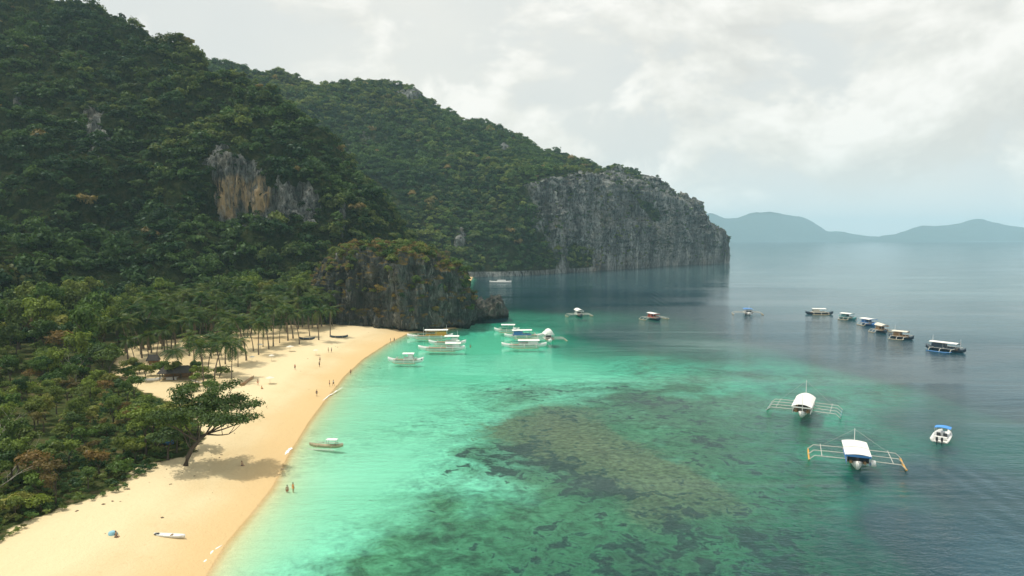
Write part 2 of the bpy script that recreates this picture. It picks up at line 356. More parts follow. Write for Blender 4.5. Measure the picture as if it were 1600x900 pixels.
# ------------------------------------------------------------------ coast, ground sheet and sea
shore_px = [(318, 905), (352, 850), (392, 803), (425, 762), (452, 708), (482, 660), (512, 620), (538, 588), (566, 562), (603, 538), (638, 521), (685, 518), (722, 511)]
shore = [gnd(*p) for p in shore_px]
pre = [(-300, -4000), (-150, -300), (-70, 10), (-46, 52)]
bbase = [(240, 600), (340, 620), (400, 640), (450, 655), (490, 670), (540, 685), (600, 705), (640, 720), (680, 735), (740, 747), (800, 768), (860, 815), (900, 862), (940, 905), (965, 935), (1000, 975), (1050, 1075), (1080, 1110), (1100, 1125), (1112, 1135), (1125, 1150), (1136, 1165), (1140.5, 1175)]
coast = [tuple(p) for p in pre]+[tuple(p[:2]) for p in shore]+[tuple(at(720, 480, 400)[:2]), tuple(at(728, 430, 560)[:2])]
coast += [tuple(colx(x, Y+3, 0)[:2]) for x, Y in bbase if x >= 740]+[tuple(colx(1130, 1250, 0)[:2]), tuple(colx(1060, 1500, 0)[:2]), (-1500, 3000), (-6000, 3000), (-6000, -4000)]
vegp = [(-3000, 425), (-1500, 860), (-200, 885), (0, 868), (60, 828), (130, 800), (195, 771), (235, 740), (288, 726), (322, 692), (300, 655), (240, 632), (186, 606), (183, 560), (250, 544), (345, 527), (430, 517), (530, 514), (600, 505), (640, 440), (640, 425)]
vegw = [tuple(gnd(x, y)[:2]) for x, y in vegp]
def land_sd(x, y):
    d = dpoly(x, y, coast, True); return np.where(inpoly(x, y, coast), d, -d)
def veg_sd(x, y):
    d = dpoly(x, y, vegw, True); return np.where(inpoly(x, y, vegw), d, -d)
# what lies under the water: x, y in the photograph, depth, coral, sea grass, brown rubble
SB = [(430,850,1.3,0,.0,0),(520,780,1.6,0,0,0),(560,640,1.6,0,0,0),(640,620,1.8,.02,0,0),(600,720,1.5,0,0,0),(640,690,1.6,.1,0,0),(480,885,2.,.05,.35,0),(600,865,2.1,.12,.8,0),(700,860,2.3,.2,1,0),(560,825,1.7,.02,.3,0),
(700,780,2.,.35,.65,0),(630,790,1.7,.05,.2,0),(690,710,1.8,.2,.2,0),(765,706,2.,.75,.5,0),(740,650,2.,.25,.3,.1),(720,662,2,.1,.4,.45),(740,580,2.2,.05,0,0),(700,545,2.2,0,0,0),(700,524,3.6,.1,.3,0),(760,530,2.4,0,0,0),(830,548,2.3,0,0,0),(900,572,2.6,0,0,0),(1000,566,4,0,0,0),
(905,540,7,0,0,0),(960,520,11,0,0,0),(810,494,6,0,.2,0),(860,470,14,0,0,0),(820,600,2.2,.45,.4,.15),(900,605,2.2,.5,.4,.25),(1000,610,2.6,.45,.35,.2),(1080,590,3.4,.15,.25,0),(780,640,2,.2,.5,.3),
(770,660,1.7,.15,.4,.8),(850,668,1.2,.2,.5,1.1),(820,690,1.7,.9,.5,.5),(870,715,1.8,1.,.5,.4),(930,750,1.9,.9,.6,.4),(900,690,1.2,.1,.4,1.3),(965,725,1.3,.15,.4,1.3),(1045,762,1.5,.35,.5,1.1),(1010,720,1.6,.3,.4,.7),(880,640,2,.3,.6,.4),(1000,660,2.3,.35,.5,.15),(1080,700,2.4,.4,.5,.25),(1150,650,3.1,.3,.4,.05),(1250,665,4.4,.2,.3,0),(1300,620,5,.1,.2,0),(1200,575,5.5,0,.1,0),(1340,670,6,.1,.2,0),(1100,545,9,0,0,0),(1000,535,10,0,0,0),
(1350,560,15,0,0,0),(1420,650,11,0,0,0),(1350,740,7,.1,.2,0),(1250,760,4.6,.3,.4,0),(1150,740,3.1,.3,.5,.1),(1100,820,2.7,.5,.85,.1),(900,790,2.1,.3,.9,.05),(860,740,1.9,.35,.8,.1),(800,840,2.2,.3,1,0),(850,890,2.5,.5,1,.1),(1000,870,2.6,.55,.95,.2),(1080,780,2.4,.6,.7,.5),(1200,860,4.2,.5,.8,.05),(1300,850,8,.2,.3,0),
(1400,800,15,0,0,0),(1550,860,19,0,0,0),(1450,730,15,0,0,0),(1600,600,20,0,0,0),(1300,520,20,0,0,0),(1300,480,25,0,0,0),(1500,500,24,0,0,0),(1500,450,32,0,0,0),(1000,440,24,0,0,0),(1150,430,30,0,0,0),(1300,400,36,0,0,0),(1600,400,36,0,0,0),(760,448,22,0,0,0),(700,1100,1.6,0,.5,0),(1000,1100,2,.2,.8,0),(1500,1100,12,0,0,0)]
SB = np.array(SB, float); _m = (SB[:, 0] > 950)*(SB[:, 2] > 2.2)*(SB[:, 2] < 10); SB[:, 3] += .15*_m; SB[:, 4] += .35*_m; SB[:, 2] *= 1-.05*_m; _r = (SB[:, 0] > 790)*(SB[:, 0] < 1230)*(SB[:, 1] > 590)*(SB[:, 2] < 5); SB[:, 5] += .10*_r; SB[:, 3] += .12*_r; SB[:, 5] += .10*(SB[:, 1] > 790)*(SB[:, 0] > 720)*(SB[:, 0] < 1250); sbw = np.array([gnd(p[0], p[1])[:2] for p in SB])
def lp(x, y): return np.stack([np.arctan2(x, np.maximum(y, 1))*1.3, np.log(np.hypot(x, y)+1)], -1)
sbl = lp(sbw[:, 0], sbw[:, 1])
def seabed(x, y):
    wx = fbm(np.stack([x*.02, y*.02, 0*x+3.3], -1), 4); wy = fbm(np.stack([x*.02, y*.02, 0*x+9.1], -1), 4)
    q = lp(x+wx*9, y+wy*9+.06*y*wx); out = np.zeros(x.shape+(4,)); ws = np.zeros(x.shape)
    for k in range(len(SB)):
        d2 = (q[..., 0]-sbl[k, 0])**2+(q[..., 1]-sbl[k, 1])**2
        w = 1/(d2+.0045)**2.1; ws += w; v = SB[k, 2:].copy(); v[0] = math.log(v[0]); out += w[..., None]*v
    out /= ws[..., None]; out[..., 0] = np.exp(out[..., 0]); return out
def ground_z(x, y, full=False):
    sd = land_sd(x, y); sb = seabed(x, y); P = np.stack([x, y, 0*x], -1)
    landz = 2.6*(1-np.exp(-np.maximum(sd, 0)/22))+.16*fbm(P*.12, 3)*smooth(3, 12, sd)+1.2*smooth(0, 40, veg_sd(x, y))
    off = np.maximum(-sd, 0)
    dep = (sb[..., 0]+.35*smooth(2.6, 1.2, sb[..., 0]))*(1-np.exp(-off/6.5))
    rel = .22*np.maximum(fbm(P*.22, 4), 0)*smooth(.1, .5, sb[..., 1])*smooth(5, 12, off)
    z = np.where(sd > 0, landz, -2.4*(1-np.exp(-dep/2.4))+rel)
    return (z, sd, sb, dep) if full else z
az = np.concatenate([np.linspace(-42, 42, 560), np.linspace(42, 318, 48)[1:-1]])*math.pi/180
rr = np.concatenate([[6, 18], np.geomspace(32, 11500, 430)])
AZ, RR = np.meshgrid(az, rr); GX, GY = RR*np.sin(AZ), RR*np.cos(AZ)
gz, gsd, gsb, gdep = ground_z(GX, GY, True)
vsd = veg_sd(GX, GY); nza = fbm(np.stack([GX*.09, GY*.09, 0*GX], -1), 3)
Fg = grid_faces(len(rr), len(az), True)
V = np.stack([GX, GY, gz], -1).reshape(-1, 3)
dep_a = np.where(gsd > 0, 0, gdep)
P_ = ('POINT', 'FLOAT')
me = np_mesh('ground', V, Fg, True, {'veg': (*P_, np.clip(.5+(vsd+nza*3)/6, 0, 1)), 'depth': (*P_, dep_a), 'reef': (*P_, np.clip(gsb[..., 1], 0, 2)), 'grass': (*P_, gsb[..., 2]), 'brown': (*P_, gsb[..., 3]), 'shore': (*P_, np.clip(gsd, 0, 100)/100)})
tag(link('ground', me, M_ground), 'pale golden sand beach running down to a shallow sea bed with dark coral', kind='structure')
# sea surface
az2 = np.concatenate([np.linspace(-42, 42, 420), np.linspace(42, 318, 40)[1:-1]])*math.pi/180
rr2 = np.concatenate([[6], np.geomspace(30, 11500, 330)])
AZ, RR = np.meshgrid(az2, rr2); WX, WY = RR*np.sin(AZ), RR*np.cos(AZ)
wz, wsd, wsb, wdep = ground_z(WX, WY, True)
Fw = grid_faces(len(rr2), len(az2), True)
keep = (wsd.ravel()[Fw] < 4).any(1)
V = np.stack([WX, WY, 0*WX], -1).reshape(-1, 3)
used = np.unique(Fw[keep]); mp_ = np.zeros(len(V), int); mp_[used] = np.arange(len(used))
me = np_mesh('sea', V[used], mp_[Fw[keep]], True, {'depth': (*P_, np.where(wsd > 0, 0, wdep).ravel()[used])})
tag(link('sea', me, M_water), 'calm sea, mint green over sand and slate blue over deep water', kind='structure')

# ------------------------------------------------------------------ hills lofted through ridge lines
def blur(A, n, axis):
    if n < 2: return A
    k = np.hanning(n+2)[1:-1]; k /= k.sum(); pad = [(0, 0)]*A.ndim; pad[axis] = (n//2, n-1-n//2)
    return np.apply_along_axis(lambda v: np.convolve(v, k, 'valid'), axis, np.pad(A, pad, 'edge'))
def loft(rows, xs, nu, nv, bu, bv, vparam=None):
    """rows: list (bottom to back) of lists of world points, one per column"""
    A = np.array(rows)                                  # nr, nc, 3
    u = np.linspace(xs[0], xs[-1], nu)
    B = np.stack([np.stack([np.interp(u, xs, A[r, :, k]) for k in range(3)], -1) for r in range(len(A))])
    vp = np.array(vparam if vparam is not None else np.linspace(0, 1, len(A))); v = np.linspace(0, 1, nv)
    C = np.empty((nv, nu, 3))
    for j in range(nu):
        for k in range(3): C[:, j, k] = np.interp(v, vp, B[:, j, k])
    return blur(blur(C, bu, 1), bv, 0)
def normals(G):
    du = np.gradient(G, axis=1); dv = np.gradient(G, axis=0); n = np.cross(du, dv); return n/(np.linalg.norm(n, axis=-1, keepdims=True)+1e-9)
# near mountain
Acol = [(-700, 190, (350, 330), (200, 400), (-150, 600)), (-500, 200, (350, 340), (200, 400), (-150, 600)), (-250, 210, (352, 360), (205, 420), (-120, 620)), (0, 235, (352, 380), (240, 420), (-36, 640)), (60, 245, (350, 385), (245, 425), (-8, 632)), (100, 255, (350, 390), (250, 430), (10, 620)), (150, 270, (350, 396), (256, 436), (26, 610)), (200, 285, (352, 405), (260, 442), (50, 600)),
        (240, 297, (350, 410), (262, 444), (62, 588)), (300, 315, (346, 420), (262, 440), (88, 560)), (340, 325, (345, 424), (256, 437), (118, 548)), (375, 335, (345, 426), (253, 438), (142, 530)), (400, 342, (347, 428), (255, 439), (152, 520)), (435, 350, (350, 430), (264, 440), (178, 514)), (470, 358, (355, 430), (272, 440), (203, 508)), (500, 366, (362, 428), (285, 440), (226, 500)), (530, 375, (372, 426), (305, 442), (252, 495)),
        (560, 385, (388, 428), (330, 444), (274, 488)), (595, 398, (405, 432), (360, 446), (312, 478)), (615, 408, (420, 436), (385, 448), (350, 468)), (640, 420, (440, 440), (420, 450), (405, 460)), (665, 430, (452, 446), (448, 452), (445, 456))]
rows = [[], [], [], [], [], []]
for x, Yf, m1, ct, rg in Acol:
    rows[0].append(colx(x, Yf, .5)); rows[1].append(at(x, *m1)); rows[2].append(at(x, *ct)); rows[3].append(at(x, *rg))
    r = at(x, *rg); rows[4].append((r[0]*1.12, r[1]+80, max(r[2]*.7, 1))); rows[5].append((r[0]*1.3, r[1]+220, -4))
GA = loft(rows, [c[0] for c in Acol], 720, 330, 11, 9, [0, .33, .52, .9, .95, 1])
def shape_hill(G, amp, sc, fl, edge_rows=14):
    n = normals(G); h = np.clip(G[..., 2:3]/30, 0, 1)
    big = fbm(S3(G, sc, sc, sc*.6), 4, True)[..., None]; med = fbm(S3(G, sc*4, sc*4, sc*2), 4)[..., None]
    nv = G.shape[0]
    ph = np.ones((nv, 1, 1)); return G+n*h*(amp*(big-.33)*ph+amp*.35*med), n
GA0 = GA.copy(); GA, nA = shape_hill(GA, 19, .012, 0)
def ell(px, py, cx, cy, rx, ry): return 1-np.hypot((px-cx)/rx, (py-cy)/ry)
px, py = proj(GA)
nz = fbm(S3(GA, .03, .03, .012), 4)
rockA = np.maximum.reduce([ell(px, py, 372, 298, 50, 48), ell(px, py, 435, 318, 62, 36), ell(px, py, 350, 272, 28, 40), ell(px, py, 145, 200, 22, 36)*.8, ell(px, py, 25, 160, 9, 14)*.7, ell(px, py, 535, 335, 8, 30)*.9, ell(px, py, 480, 330, 20, 30)*.9])
rockA = smooth(-.02, .16, rockA+nz*.45+.95*fbm(S3(GA, .12, .12, .018), 4)*smooth(-.7, -.3, rockA))
rel = smooth(.3, .7, rockA)[..., None]*normals(GA)*(fbm(S3(GA, .14, .14, .02), 4, True)*5.5-2.6)[..., None]
GA = GA+rel
slA = np.abs(normals(GA)[..., 2])
warmA = smooth(0, .4, np.maximum(ell(px, py, 365, 308, 46, 40), ell(px, py, 405, 305, 22, 36)))
link_attr = lambda G, rock, warm: {'rock': (*P_, rock), 'warm': (*P_, warm)}
me = np_mesh('forested_hill', GA.reshape(-1, 3), grid_faces(*GA.shape[:2]), True, link_attr(GA, rockA, warmA))
tag(link('hill', me, M_hill), 'steep near mountain with a streaked orange and grey cliff in its side', kind='structure')
# far headland
Bcol = [(240, (380, 700), (250, 800), (70, 1000)), (340, (380, 720), (250, 820), (90, 1020)), (400, (375, 730), (250, 830), (112, 1030)), (450, (375, 735), (250, 840), (126, 1060)), (490, (370, 745), (260, 850), (136, 1080)), (540, (370, 750), (260, 860), (139, 1100)), (600, (370, 760), (260, 870), (130, 1120)), (640, (370, 770), (265, 880), (143, 1120)), (680, (370, 780), (270, 890), (168, 1120)), (740, (375, 790), (275, 900), (192, 1110)), (800, (380, 800), (285, 860), (211, 1090)), (860, (385, 835), (275, 880), (233, 1080)), (900, (380, 880), (272, 910), (246, 1080)), (940, (375, 920), (278, 950), (267, 1080)), (965, (375, 948), (285, 985), (266, 1090)), (1000, (375, 985), (300, 1020), (290, 1110)), (1050, (370, 1085), (324, 1110), (312, 1150)), (1080, (370, 1118), (336, 1135), (322, 1160)), (1100, (370, 1133), (352, 1145), (338, 1165)), (1112, (375, 1142), (372, 1150), (362, 1165)), (1125, (390, 1153), (376, 1158), (366, 1165)), (1136, (400, 1167), (385, 1169), (374, 1170)), (1140.5, (410, 1176), (409, 1177), (407, 1178))]
rows = [[], [], [], [], [], []]
for (x, Yb), c in zip(bbase, Bcol):
    rows[0].append(colx(x, Yb, -2)); rows[1].append(at(x, *c[1])); rows[2].append(at(x, *c[2])); rows[3].append(at(x, *c[3]))
    r = at(x, *c[3]); b = 1 if x < 1080 else max(.12, (1142-x)/62)
    rows[4].append((r[0], r[1]+70*b, max(r[2]*.75, -1))); rows[5].append((r[0], r[1]+300*b, -6))
GB = loft(rows, [c[0] for c in Bcol], 900, 280, 4, 4, [0, .28, .62, .9, .95, 1])
n = normals(GB); h = np.clip(GB[..., 2:3]/40, 0, 1); px, py = proj(GB)
tipf = smooth(1145, 1090, px)[..., None]
big = fbm(S3(GB, .006, .006, .003), 4, True)[..., None]; med = fbm(S3(GB, .03, .03, .014), 4)[..., None]
GB = GB+n*h*(tipf*.8+.2)*(20*(big-.33)+9*med)
vv_ = np.linspace(0, 1, GB.shape[0])[:, None]; jag = smooth(.6, .86, vv_)*smooth(.97, .9, vv_)*smooth(945, 975, px)*smooth(1116, 1095, px)
GB[..., 2] += jag*(11*fbm(S3(GB, .035, .02, 0), 3, True)-3.5)
px, py = proj(GB); nz = fbm(S3(GB, .012, .012, .006), 4)
inB = np.minimum(smooth(770, 880, px), smooth(-6, 14, py-np.interp(px, [740, 800, 860, 900, 940, 965, 1000, 1140], [330, 292, 276, 268, 272, 262, 276, 276])))
inB = inB*(1-.55*smooth(350, 400, py)*smooth(980, 860, px))*(1-.8*smooth(14, 2, np.abs(py-np.interp(px, [960, 1025], [285, 340])))*smooth(950, 970, px)*smooth(1035, 1020, px))
rockB = np.maximum.reduce([inB, 1.2*ell(px, py, 718, 375, 15, 34), .9*ell(px, py, 790, 236, 30, 16), ell(px, py, 845, 330, 20, 40), .9*ell(px, py, 640, 150, 40, 12), 1.3*smooth(7, 3, GB[..., 2])])
rockB = np.clip(rockB+nz*.75+.25*fbm(S3(GB, .04, .04, .02), 3), 0, 1)
flute = (fbm(S3(GB, .045, .045, .008), 4, True)-.1)[..., None]; fl2 = (fbm(S3(GB, .13, .13, .03), 3, True)-.1)[..., None]
GB = GB+smooth(.3, .8, rockB)[..., None]*normals(GB)*(tipf*.6+.4)*h*(9*flute+4*fl2+11*fbm(S3(GB, .022, .022, .05)+7, 4)[..., None]+5*fbm(S3(GB, .02, .02, .16)+3, 3, True)[..., None]-1.5)
warmB = .35*smooth(12, 4, np.abs(px-932))*smooth(385, 400, py)+0*px
me = np_mesh('headland', GB.reshape(-1, 3), grid_faces(*GB.shape[:2]), True, link_attr(GB, rockB, warmB))
tag(link('headland', me, M_head), 'long green headland ending in a grey limestone cliff above the sea', kind='structure')

# far hills across the bay
def far_hill(name, pts, Y0, label, seed):
    xs = [p[0] for p in pts]; rows = [[], [], [], []]
    for x, y in pts:
        r = at(x, y, Y0+800); rows[0].append(colx(x, Y0, -3)); rows[1].append((at(x, (y+377)/2+2, Y0+300))); rows[2].append(r); rows[3].append((r[0]*1.15, Y0+2000, -3))
    G = loft(rows, xs, 300, 60, 5, 5); G = G+normals(G)*np.clip(G[..., 2:3]/60, 0, 1)*40*(fbm(S3(G, .002, .002, .0013)+seed, 4, True)-.3)[..., None]
    one = np.zeros(G.shape[:2]); me = np_mesh(name, G.reshape(-1, 3), grid_faces(*G.shape[:2]), True, link_attr(G, one+.12*(G[..., 2] < 12), one))
    tag(link(name, me, M_hill), label, kind='structure')
far_hill('hills', [(1040, 345), (1085, 336), (1112, 331), (1130, 339), (1150, 338), (1180, 332), (1205, 330), (1225, 334), (1250, 337), (1270, 346), (1290, 360), (1320, 363), (1350, 368), (1375, 371), (1400, 374), (1425, 378)], 10300, 'hazy blue hills across the bay beside the headland', 5)
far_hill('hills', [(1350, 377), (1375, 371), (1400, 366), (1425, 356), (1450, 353), (1475, 353), (1495, 349), (1515, 344), (1535, 341), (1555, 347), (1580, 353), (1610, 356), (1660, 350), (1750, 346), (1850, 355), (2000, 350), (2200, 360), (2400, 376)], 9800, 'hazy blue hills across the bay at the right edge', 11)

# rock outcrop at the end of the beach
def outcrop(name, outline, top, nu, nv, amp, sc, centre, label, cat, prof, seed):
    O = np.array(outline); O = np.vstack([O, O[:1]]); d = np.concatenate([[0], np.cumsum(np.linalg.norm(np.diff(O, axis=0), axis=1))]); u = np.linspace(0, d[-1], nu+1)[:-1]
    B = np.stack([np.interp(u, d, O[:, 0]), np.interp(u, d, O[:, 1])], -1)
    k = nu//24*2+1; ker = np.hanning(k+2)[1:-1]; ker /= ker.sum()
    for a in (0, 1): B[:, a] = np.convolve(np.concatenate([B[-(k//2):, a], B[:, a], B[:k//2, a]]), ker, 'valid')
    v = np.linspace(0, 1, nv); s = np.interp(v, *prof[:2]); hz = np.interp(v, prof[0], prof[2]); c = np.array(centre)
    XY = c+(B[None]-c)*s[:, None, None]
    pxx = 800+F*XY[..., 0]/XY[..., 1]; Ht = np.interp(pxx, [p[0] for p in top], [H+(373-p[1])/F*p[2] for p in top])
    G = np.concatenate([XY, (Ht*hz[:, None]-1.5*(1-hz[:, None]))[..., None]], -1)
    GG = np.concatenate([G[:, -2:], G, G[:, :2]], 1); n = normals(GG)[:, 2:-2]
    w = (np.sin(np.clip(v, 0, 1)*math.pi)**.3)[:, None, None]*.9+.1
    D = amp*(fbm(S3(G, sc, sc, sc*.22)+seed, 4, True)-.5)[..., None]+amp*.55*(fbm(S3(G, sc*3.4, sc*3.4, sc*.8)+seed, 5, True)-.4)[..., None]
    D = D+amp*.4*fbm(S3(G, .06, .06, .19)+seed, 4)[..., None]; G = G+n*D*w; G[0, :, 2] = -2
    me = np_mesh(name, G.reshape(-1, 3), grid_faces(nv, nu, True), True)
    return tag(link(name, me, M_rock if prof is prof1 else M_rock2), label, cat), G
prof1 = ([0, .04, .10, .45, .66, .76, .86, .94, 1], [.99, .955, 1, .975, .93, .84, .62, .3, .02], [0, .05, .10, .60, .86, .95, .99, 1, 1])
ol = [gnd(505, 512), gnd(530, 514), gnd(580, 517), gnd(640, 520), gnd(685, 517), gnd(715, 513), gnd(735, 508)]
ol = [tuple(p[:2]) for p in ol]+[tuple(colx(x, Y, 0)[:2]) for x, Y in ((738, 352), (735, 380), (705, 415), (640, 432), (560, 430), (500, 415), (488, 370))]
rockC, GC = outcrop('rock_outcrop', ol, [(480, 424, 345), (510, 410, 345), (540, 394, 350), (580, 388, 355), (640, 391, 355), (680, 400, 350), (705, 412, 350), (722, 428, 350), (736, 446, 350), (744, 470, 350), (752, 495, 350)], 460, 210, 7.5, .062, tuple(colx(620, 375, 0)[:2]), 'dark limestone crag with brown scrub on top at the far end of the beach', 'rock', prof1, 3)
ol2 = [tuple(colx(x, Y, 0)[:2]) for x, Y in ((730, 350), (752, 352), (776, 356), (791, 362), (794, 372), (784, 384), (760, 388), (732, 380))]
rockD, GD = outcrop('rock_outcrop', ol2, [(740, 470, 360), (752, 469, 365), (760, 474, 365), (768, 466, 365), (780, 466, 365), (787, 474, 365), (792, 490, 365), (797, 496, 365)], 180, 80, 3.0, .22, tuple(colx(769, 370, 0)[:2]), 'low jagged sea rock standing off the tip of the crag', 'rock', ([0, .3, .6, .85, 1], [1, .95, .75, .45, .02], [0, .4, .8, 1, 1]), 8)

# ------------------------------------------------------------------ foliage
def leaves(n, size, lobes, flat=.6, seed=0, hang=.0, two=False, ragged=.25):
    """many small leaf faces on the shells of several lobes; lobes: (x, y, z, rx, rz)"""
    r = np.random.default_rng(seed); Lb = np.array(lobes, float); wt = Lb[:, 3]**2; wt /= wt.sum(); li = r.choice(len(Lb), n, p=wt); lb = Lb[li]
    d = r.normal(size=(n, 3)); d[:, 2] = np.where(d[:, 2] < -.3, -d[:, 2]*.7, d[:, 2]); d /= np.linalg.norm(d, axis=1)[:, None]
    rad = (1-ragged*r.random((n, 1))**1.5)*(1+.14*r.normal(size=(n, 1)))
    c = lb[:, :3]+d*np.stack([lb[:, 3], lb[:, 3], lb[:, 4]], -1)*rad
    nn = d*np.array([1, 1, 1.3])+r.normal(size=(n, 3))*.42; nn[:, 2] += flat*.5; nn /= np.linalg.norm(nn, axis=1)[:, None]
    a = np.cross(nn, r.normal(size=(n, 3))); a /= np.linalg.norm(a, axis=1)[:, None]; b = np.cross(nn, a)
    s = size*(.55+.9*r.random((n, 1)))
    v = np.stack([c-a*s, c-b*s*.55+nn*s*.12, c+a*s, c+b*s*.55+nn*s*.12], 1)
    ls = r.random(len(Lb)); sh = np.clip(.15+.45*ls[li]+.45*r.random(n), 0, 1)
    return v.reshape(-1, 3), np.arange(n*4).reshape(n, 4), sh
def crown_lobes(r, k, R_, Hh, z0, spread=.62):
    out = [(0, 0, z0+Hh*.5, R_*.62, Hh*.42)]
    for i in range(k):
        a = 2*math.pi*(i+r.random()*.7)/k; q = R_*spread*(.6+.6*r.random()); out.append((q*math.cos(a), q*math.sin(a), z0+Hh*(.2+.6*r.random()), R_*(.28+.24*r.random()), Hh*(.2+.16*r.random())))
    return out
def leaf_mesh(name, n, size, lobes, mat, **kw):
    v, f, sh = leaves(n, size, lobes, **kw); me = np_mesh(name, v, f, False, {'shade': ('FACE', 'FLOAT', sh)}); me.materials.append(mat); return me
# crowns of the far forest, placed with geometry nodes
protos = []
for k in range(5):
    r = random.Random(k); Hc = [5.2, 4.4, 6.4, 3.6, 5.6][k]
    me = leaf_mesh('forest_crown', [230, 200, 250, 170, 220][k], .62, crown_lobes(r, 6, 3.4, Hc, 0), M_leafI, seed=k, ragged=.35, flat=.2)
    protos.append(bpy.data.objects.new('forest_crown', me))
def gn_group(name):
    g = bpy.data.node_groups.new(name, 'GeometryNodeTree')
    g.interface.new_socket('Geometry', in_out='INPUT', socket_type='NodeSocketGeometry'); g.interface.new_socket('Geometry', in_out='OUTPUT', socket_type='NodeSocketGeometry')
    gi, go = g.nodes.new('NodeGroupInput'), g.nodes.new('NodeGroupOutput'); j = g.nodes.new('GeometryNodeJoinGeometry')
    for p in reversed(protos):
        oi = g.nodes.new('GeometryNodeObjectInfo'); oi.inputs['Object'].default_value = p
        gt = g.nodes.new('GeometryNodeGeometryToInstance'); g.links.new(oi.outputs['Geometry'], gt.inputs[0]); g.links.new(gt.outputs[0], j.inputs[0])
    ip = g.nodes.new('GeometryNodeInstanceOnPoints'); ip.inputs['Pick Instance'].default_value = True
    def na(nm, ty):
        a = g.nodes.new('GeometryNodeInputNamedAttribute'); a.data_type = ty; a.inputs['Name'].default_value = nm; return a.outputs['Attribute']
    g.links.new(gi.outputs[0], ip.inputs['Points']); g.links.new(j.outputs[0], ip.inputs['Instance'])
    g.links.new(na('pick', 'INT'), ip.inputs['Instance Index'])
    cx = g.nodes.new('ShaderNodeCombineXYZ'); g.links.new(na('turn', 'FLOAT'), cx.inputs[2]); g.links.new(cx.outputs[0], ip.inputs['Rotation'])
    g.links.new(na('size', 'FLOAT'), ip.inputs['Scale']); g.links.new(ip.outputs[0], go.inputs[0]); return g
GN = gn_group('scatter_crowns')
def forest(name, P, size, tint, label, squash=None):
    n = len(P); me = bpy.data.meshes.new(name); me.vertices.add(n); me.vertices.foreach_set('co', np.ascontiguousarray(P, np.float32).ravel())
    for a, ty, d in (('size', 'FLOAT', size), ('turn', 'FLOAT', rng.random(n)*6.28), ('pick', 'INT', rng.integers(0, 5, n))):
        q = me.attributes.new(a, ty, 'POINT'); q.data.foreach_set('value', d.astype(np.int32 if ty == 'INT' else np.float32))
    q = me.attributes.new('tint', 'FLOAT_COLOR', 'POINT'); q.data.foreach_set('color', np.ascontiguousarray(np.concatenate([tint, np.ones((n, 1))], 1), np.float32).ravel())
    o = link(name, me); m = o.modifiers.new('scatter', 'NODES'); m.node_group = GN
    return tag(o, label, kind='stuff')
def sample(G, dens, n, rowmax=.97):
    a = np.linalg.norm(np.cross(G[1:, :-1]-G[:-1, :-1], G[:-1, 1:]-G[:-1, :-1]), axis=-1); w = (a*dens[:-1, :-1]); w[int(rowmax*G.shape[0]):] = 0; w = w.ravel()/w.sum()
    i = rng.choice(len(w), n, p=w); ii, jj = i//a.shape[1], i % a.shape[1]; s, t = rng.random(n)[:, None], rng.random(n)[:, None]
    P = G[ii, jj]*(1-s)*(1-t)+G[ii+1, jj]*s*(1-t)+G[ii, jj+1]*(1-s)*t+G[ii+1, jj+1]*s*t
    return P, ii, jj
def tints(P, sc, brown=.5, bright=1.0, olive=None):
    a = fbm(P*sc, 3); b = fbm(P*sc*.35+40, 3); r = rng.random(len(P))
    dark = np.array([.022, .050, .024]); mid = np.array([.055, .100, .034]); oli = np.array([.115, .145, .045]); brn = np.array([.15, .12, .06])
    t = np.clip(.40+a*1.6+(r-.5)*1.1, 0, 1)[:, None]; c = dark*(1-t)+mid*t
    o = smooth(.15, .6, b+(rng.random(len(P))-.5)*.8+(0 if olive is None else olive))[:, None]; c = c*(1-o*.8)+oli*o*.8
    q = (smooth(.25, .55, fbm(P*sc*.6+90, 3))*(rng.random(len(P)) < brown))[:, None]; c = c*(1-q)+brn*q
    q = (rng.random(len(P)) < .006+.012*brown)[:, None]; c = np.where(q, brn*np.array([1.1, 1.1, 1.1]), c)
    return c*bright*(.8+.4*rng.random((len(P), 1)))
# near mountain
den = np.clip(1-rockA*1.25, .24, 1); P, ii, jj = sample(GA, den, 11500)
rk = rockA[ii, jj]; sz = (.42+1.25*rng.random(len(P))**2.4)*np.where(rk > .5, .42, 1); P[:, 2] -= .8*sz
ridge = smooth(.80, .9, ii/GA.shape[0])
forest('mountain_forest', P, sz*1.15, tints(P, .02, .22, .95, ridge*.5), 'dense mixed forest covering the near mountain')
den = np.clip(1-rockB*.95, .10, 1)+.30*smooth(.12, .35, fbm(S3(GB, .03, .03, .03)+31, 3)); den[GB[..., 2] < 5] = 0; P, ii, jj = sample(GB, den, 15000)
rk = rockB[ii, jj]; sz = (.6+1.1*rng.random(len(P))**2.6)*np.where(rk > .5, .5, 1); P[:, 2] -= 1.2*sz
forest('headland_forest', P, sz*1.25, tints(P, .012, .35, 1.25, .12), 'low forest and scrub covering the long headland')
# scrub on the crag
nC = normals(GC); den = np.clip(nC[..., 2]*-1 if nC[..., 2].mean() < 0 else nC[..., 2], 0, 1)**1.5*.9+.05*(GC[..., 2] > 12)+.02; den[GC[..., 2] < 6] = .0
den *= np.where(fbm(S3(GC, .08, .08, .05), 3) > -.1, 1, .25)
P, ii, jj = sample(GC, den, 1000, 1.0); sz = .28+.55*rng.random(len(P))**1.6; P[:, 2] -= .5*sz
c = tints(P, .05, 1, 1.1, .35); k = rng.random(len(P)) < .22; c[k] = np.array([.15, .115, .05])*(.6+.8*rng.random((k.sum(), 1)))
forest('crag_scrub', P, sz, c, 'brown and olive scrub growing on the limestone crag')

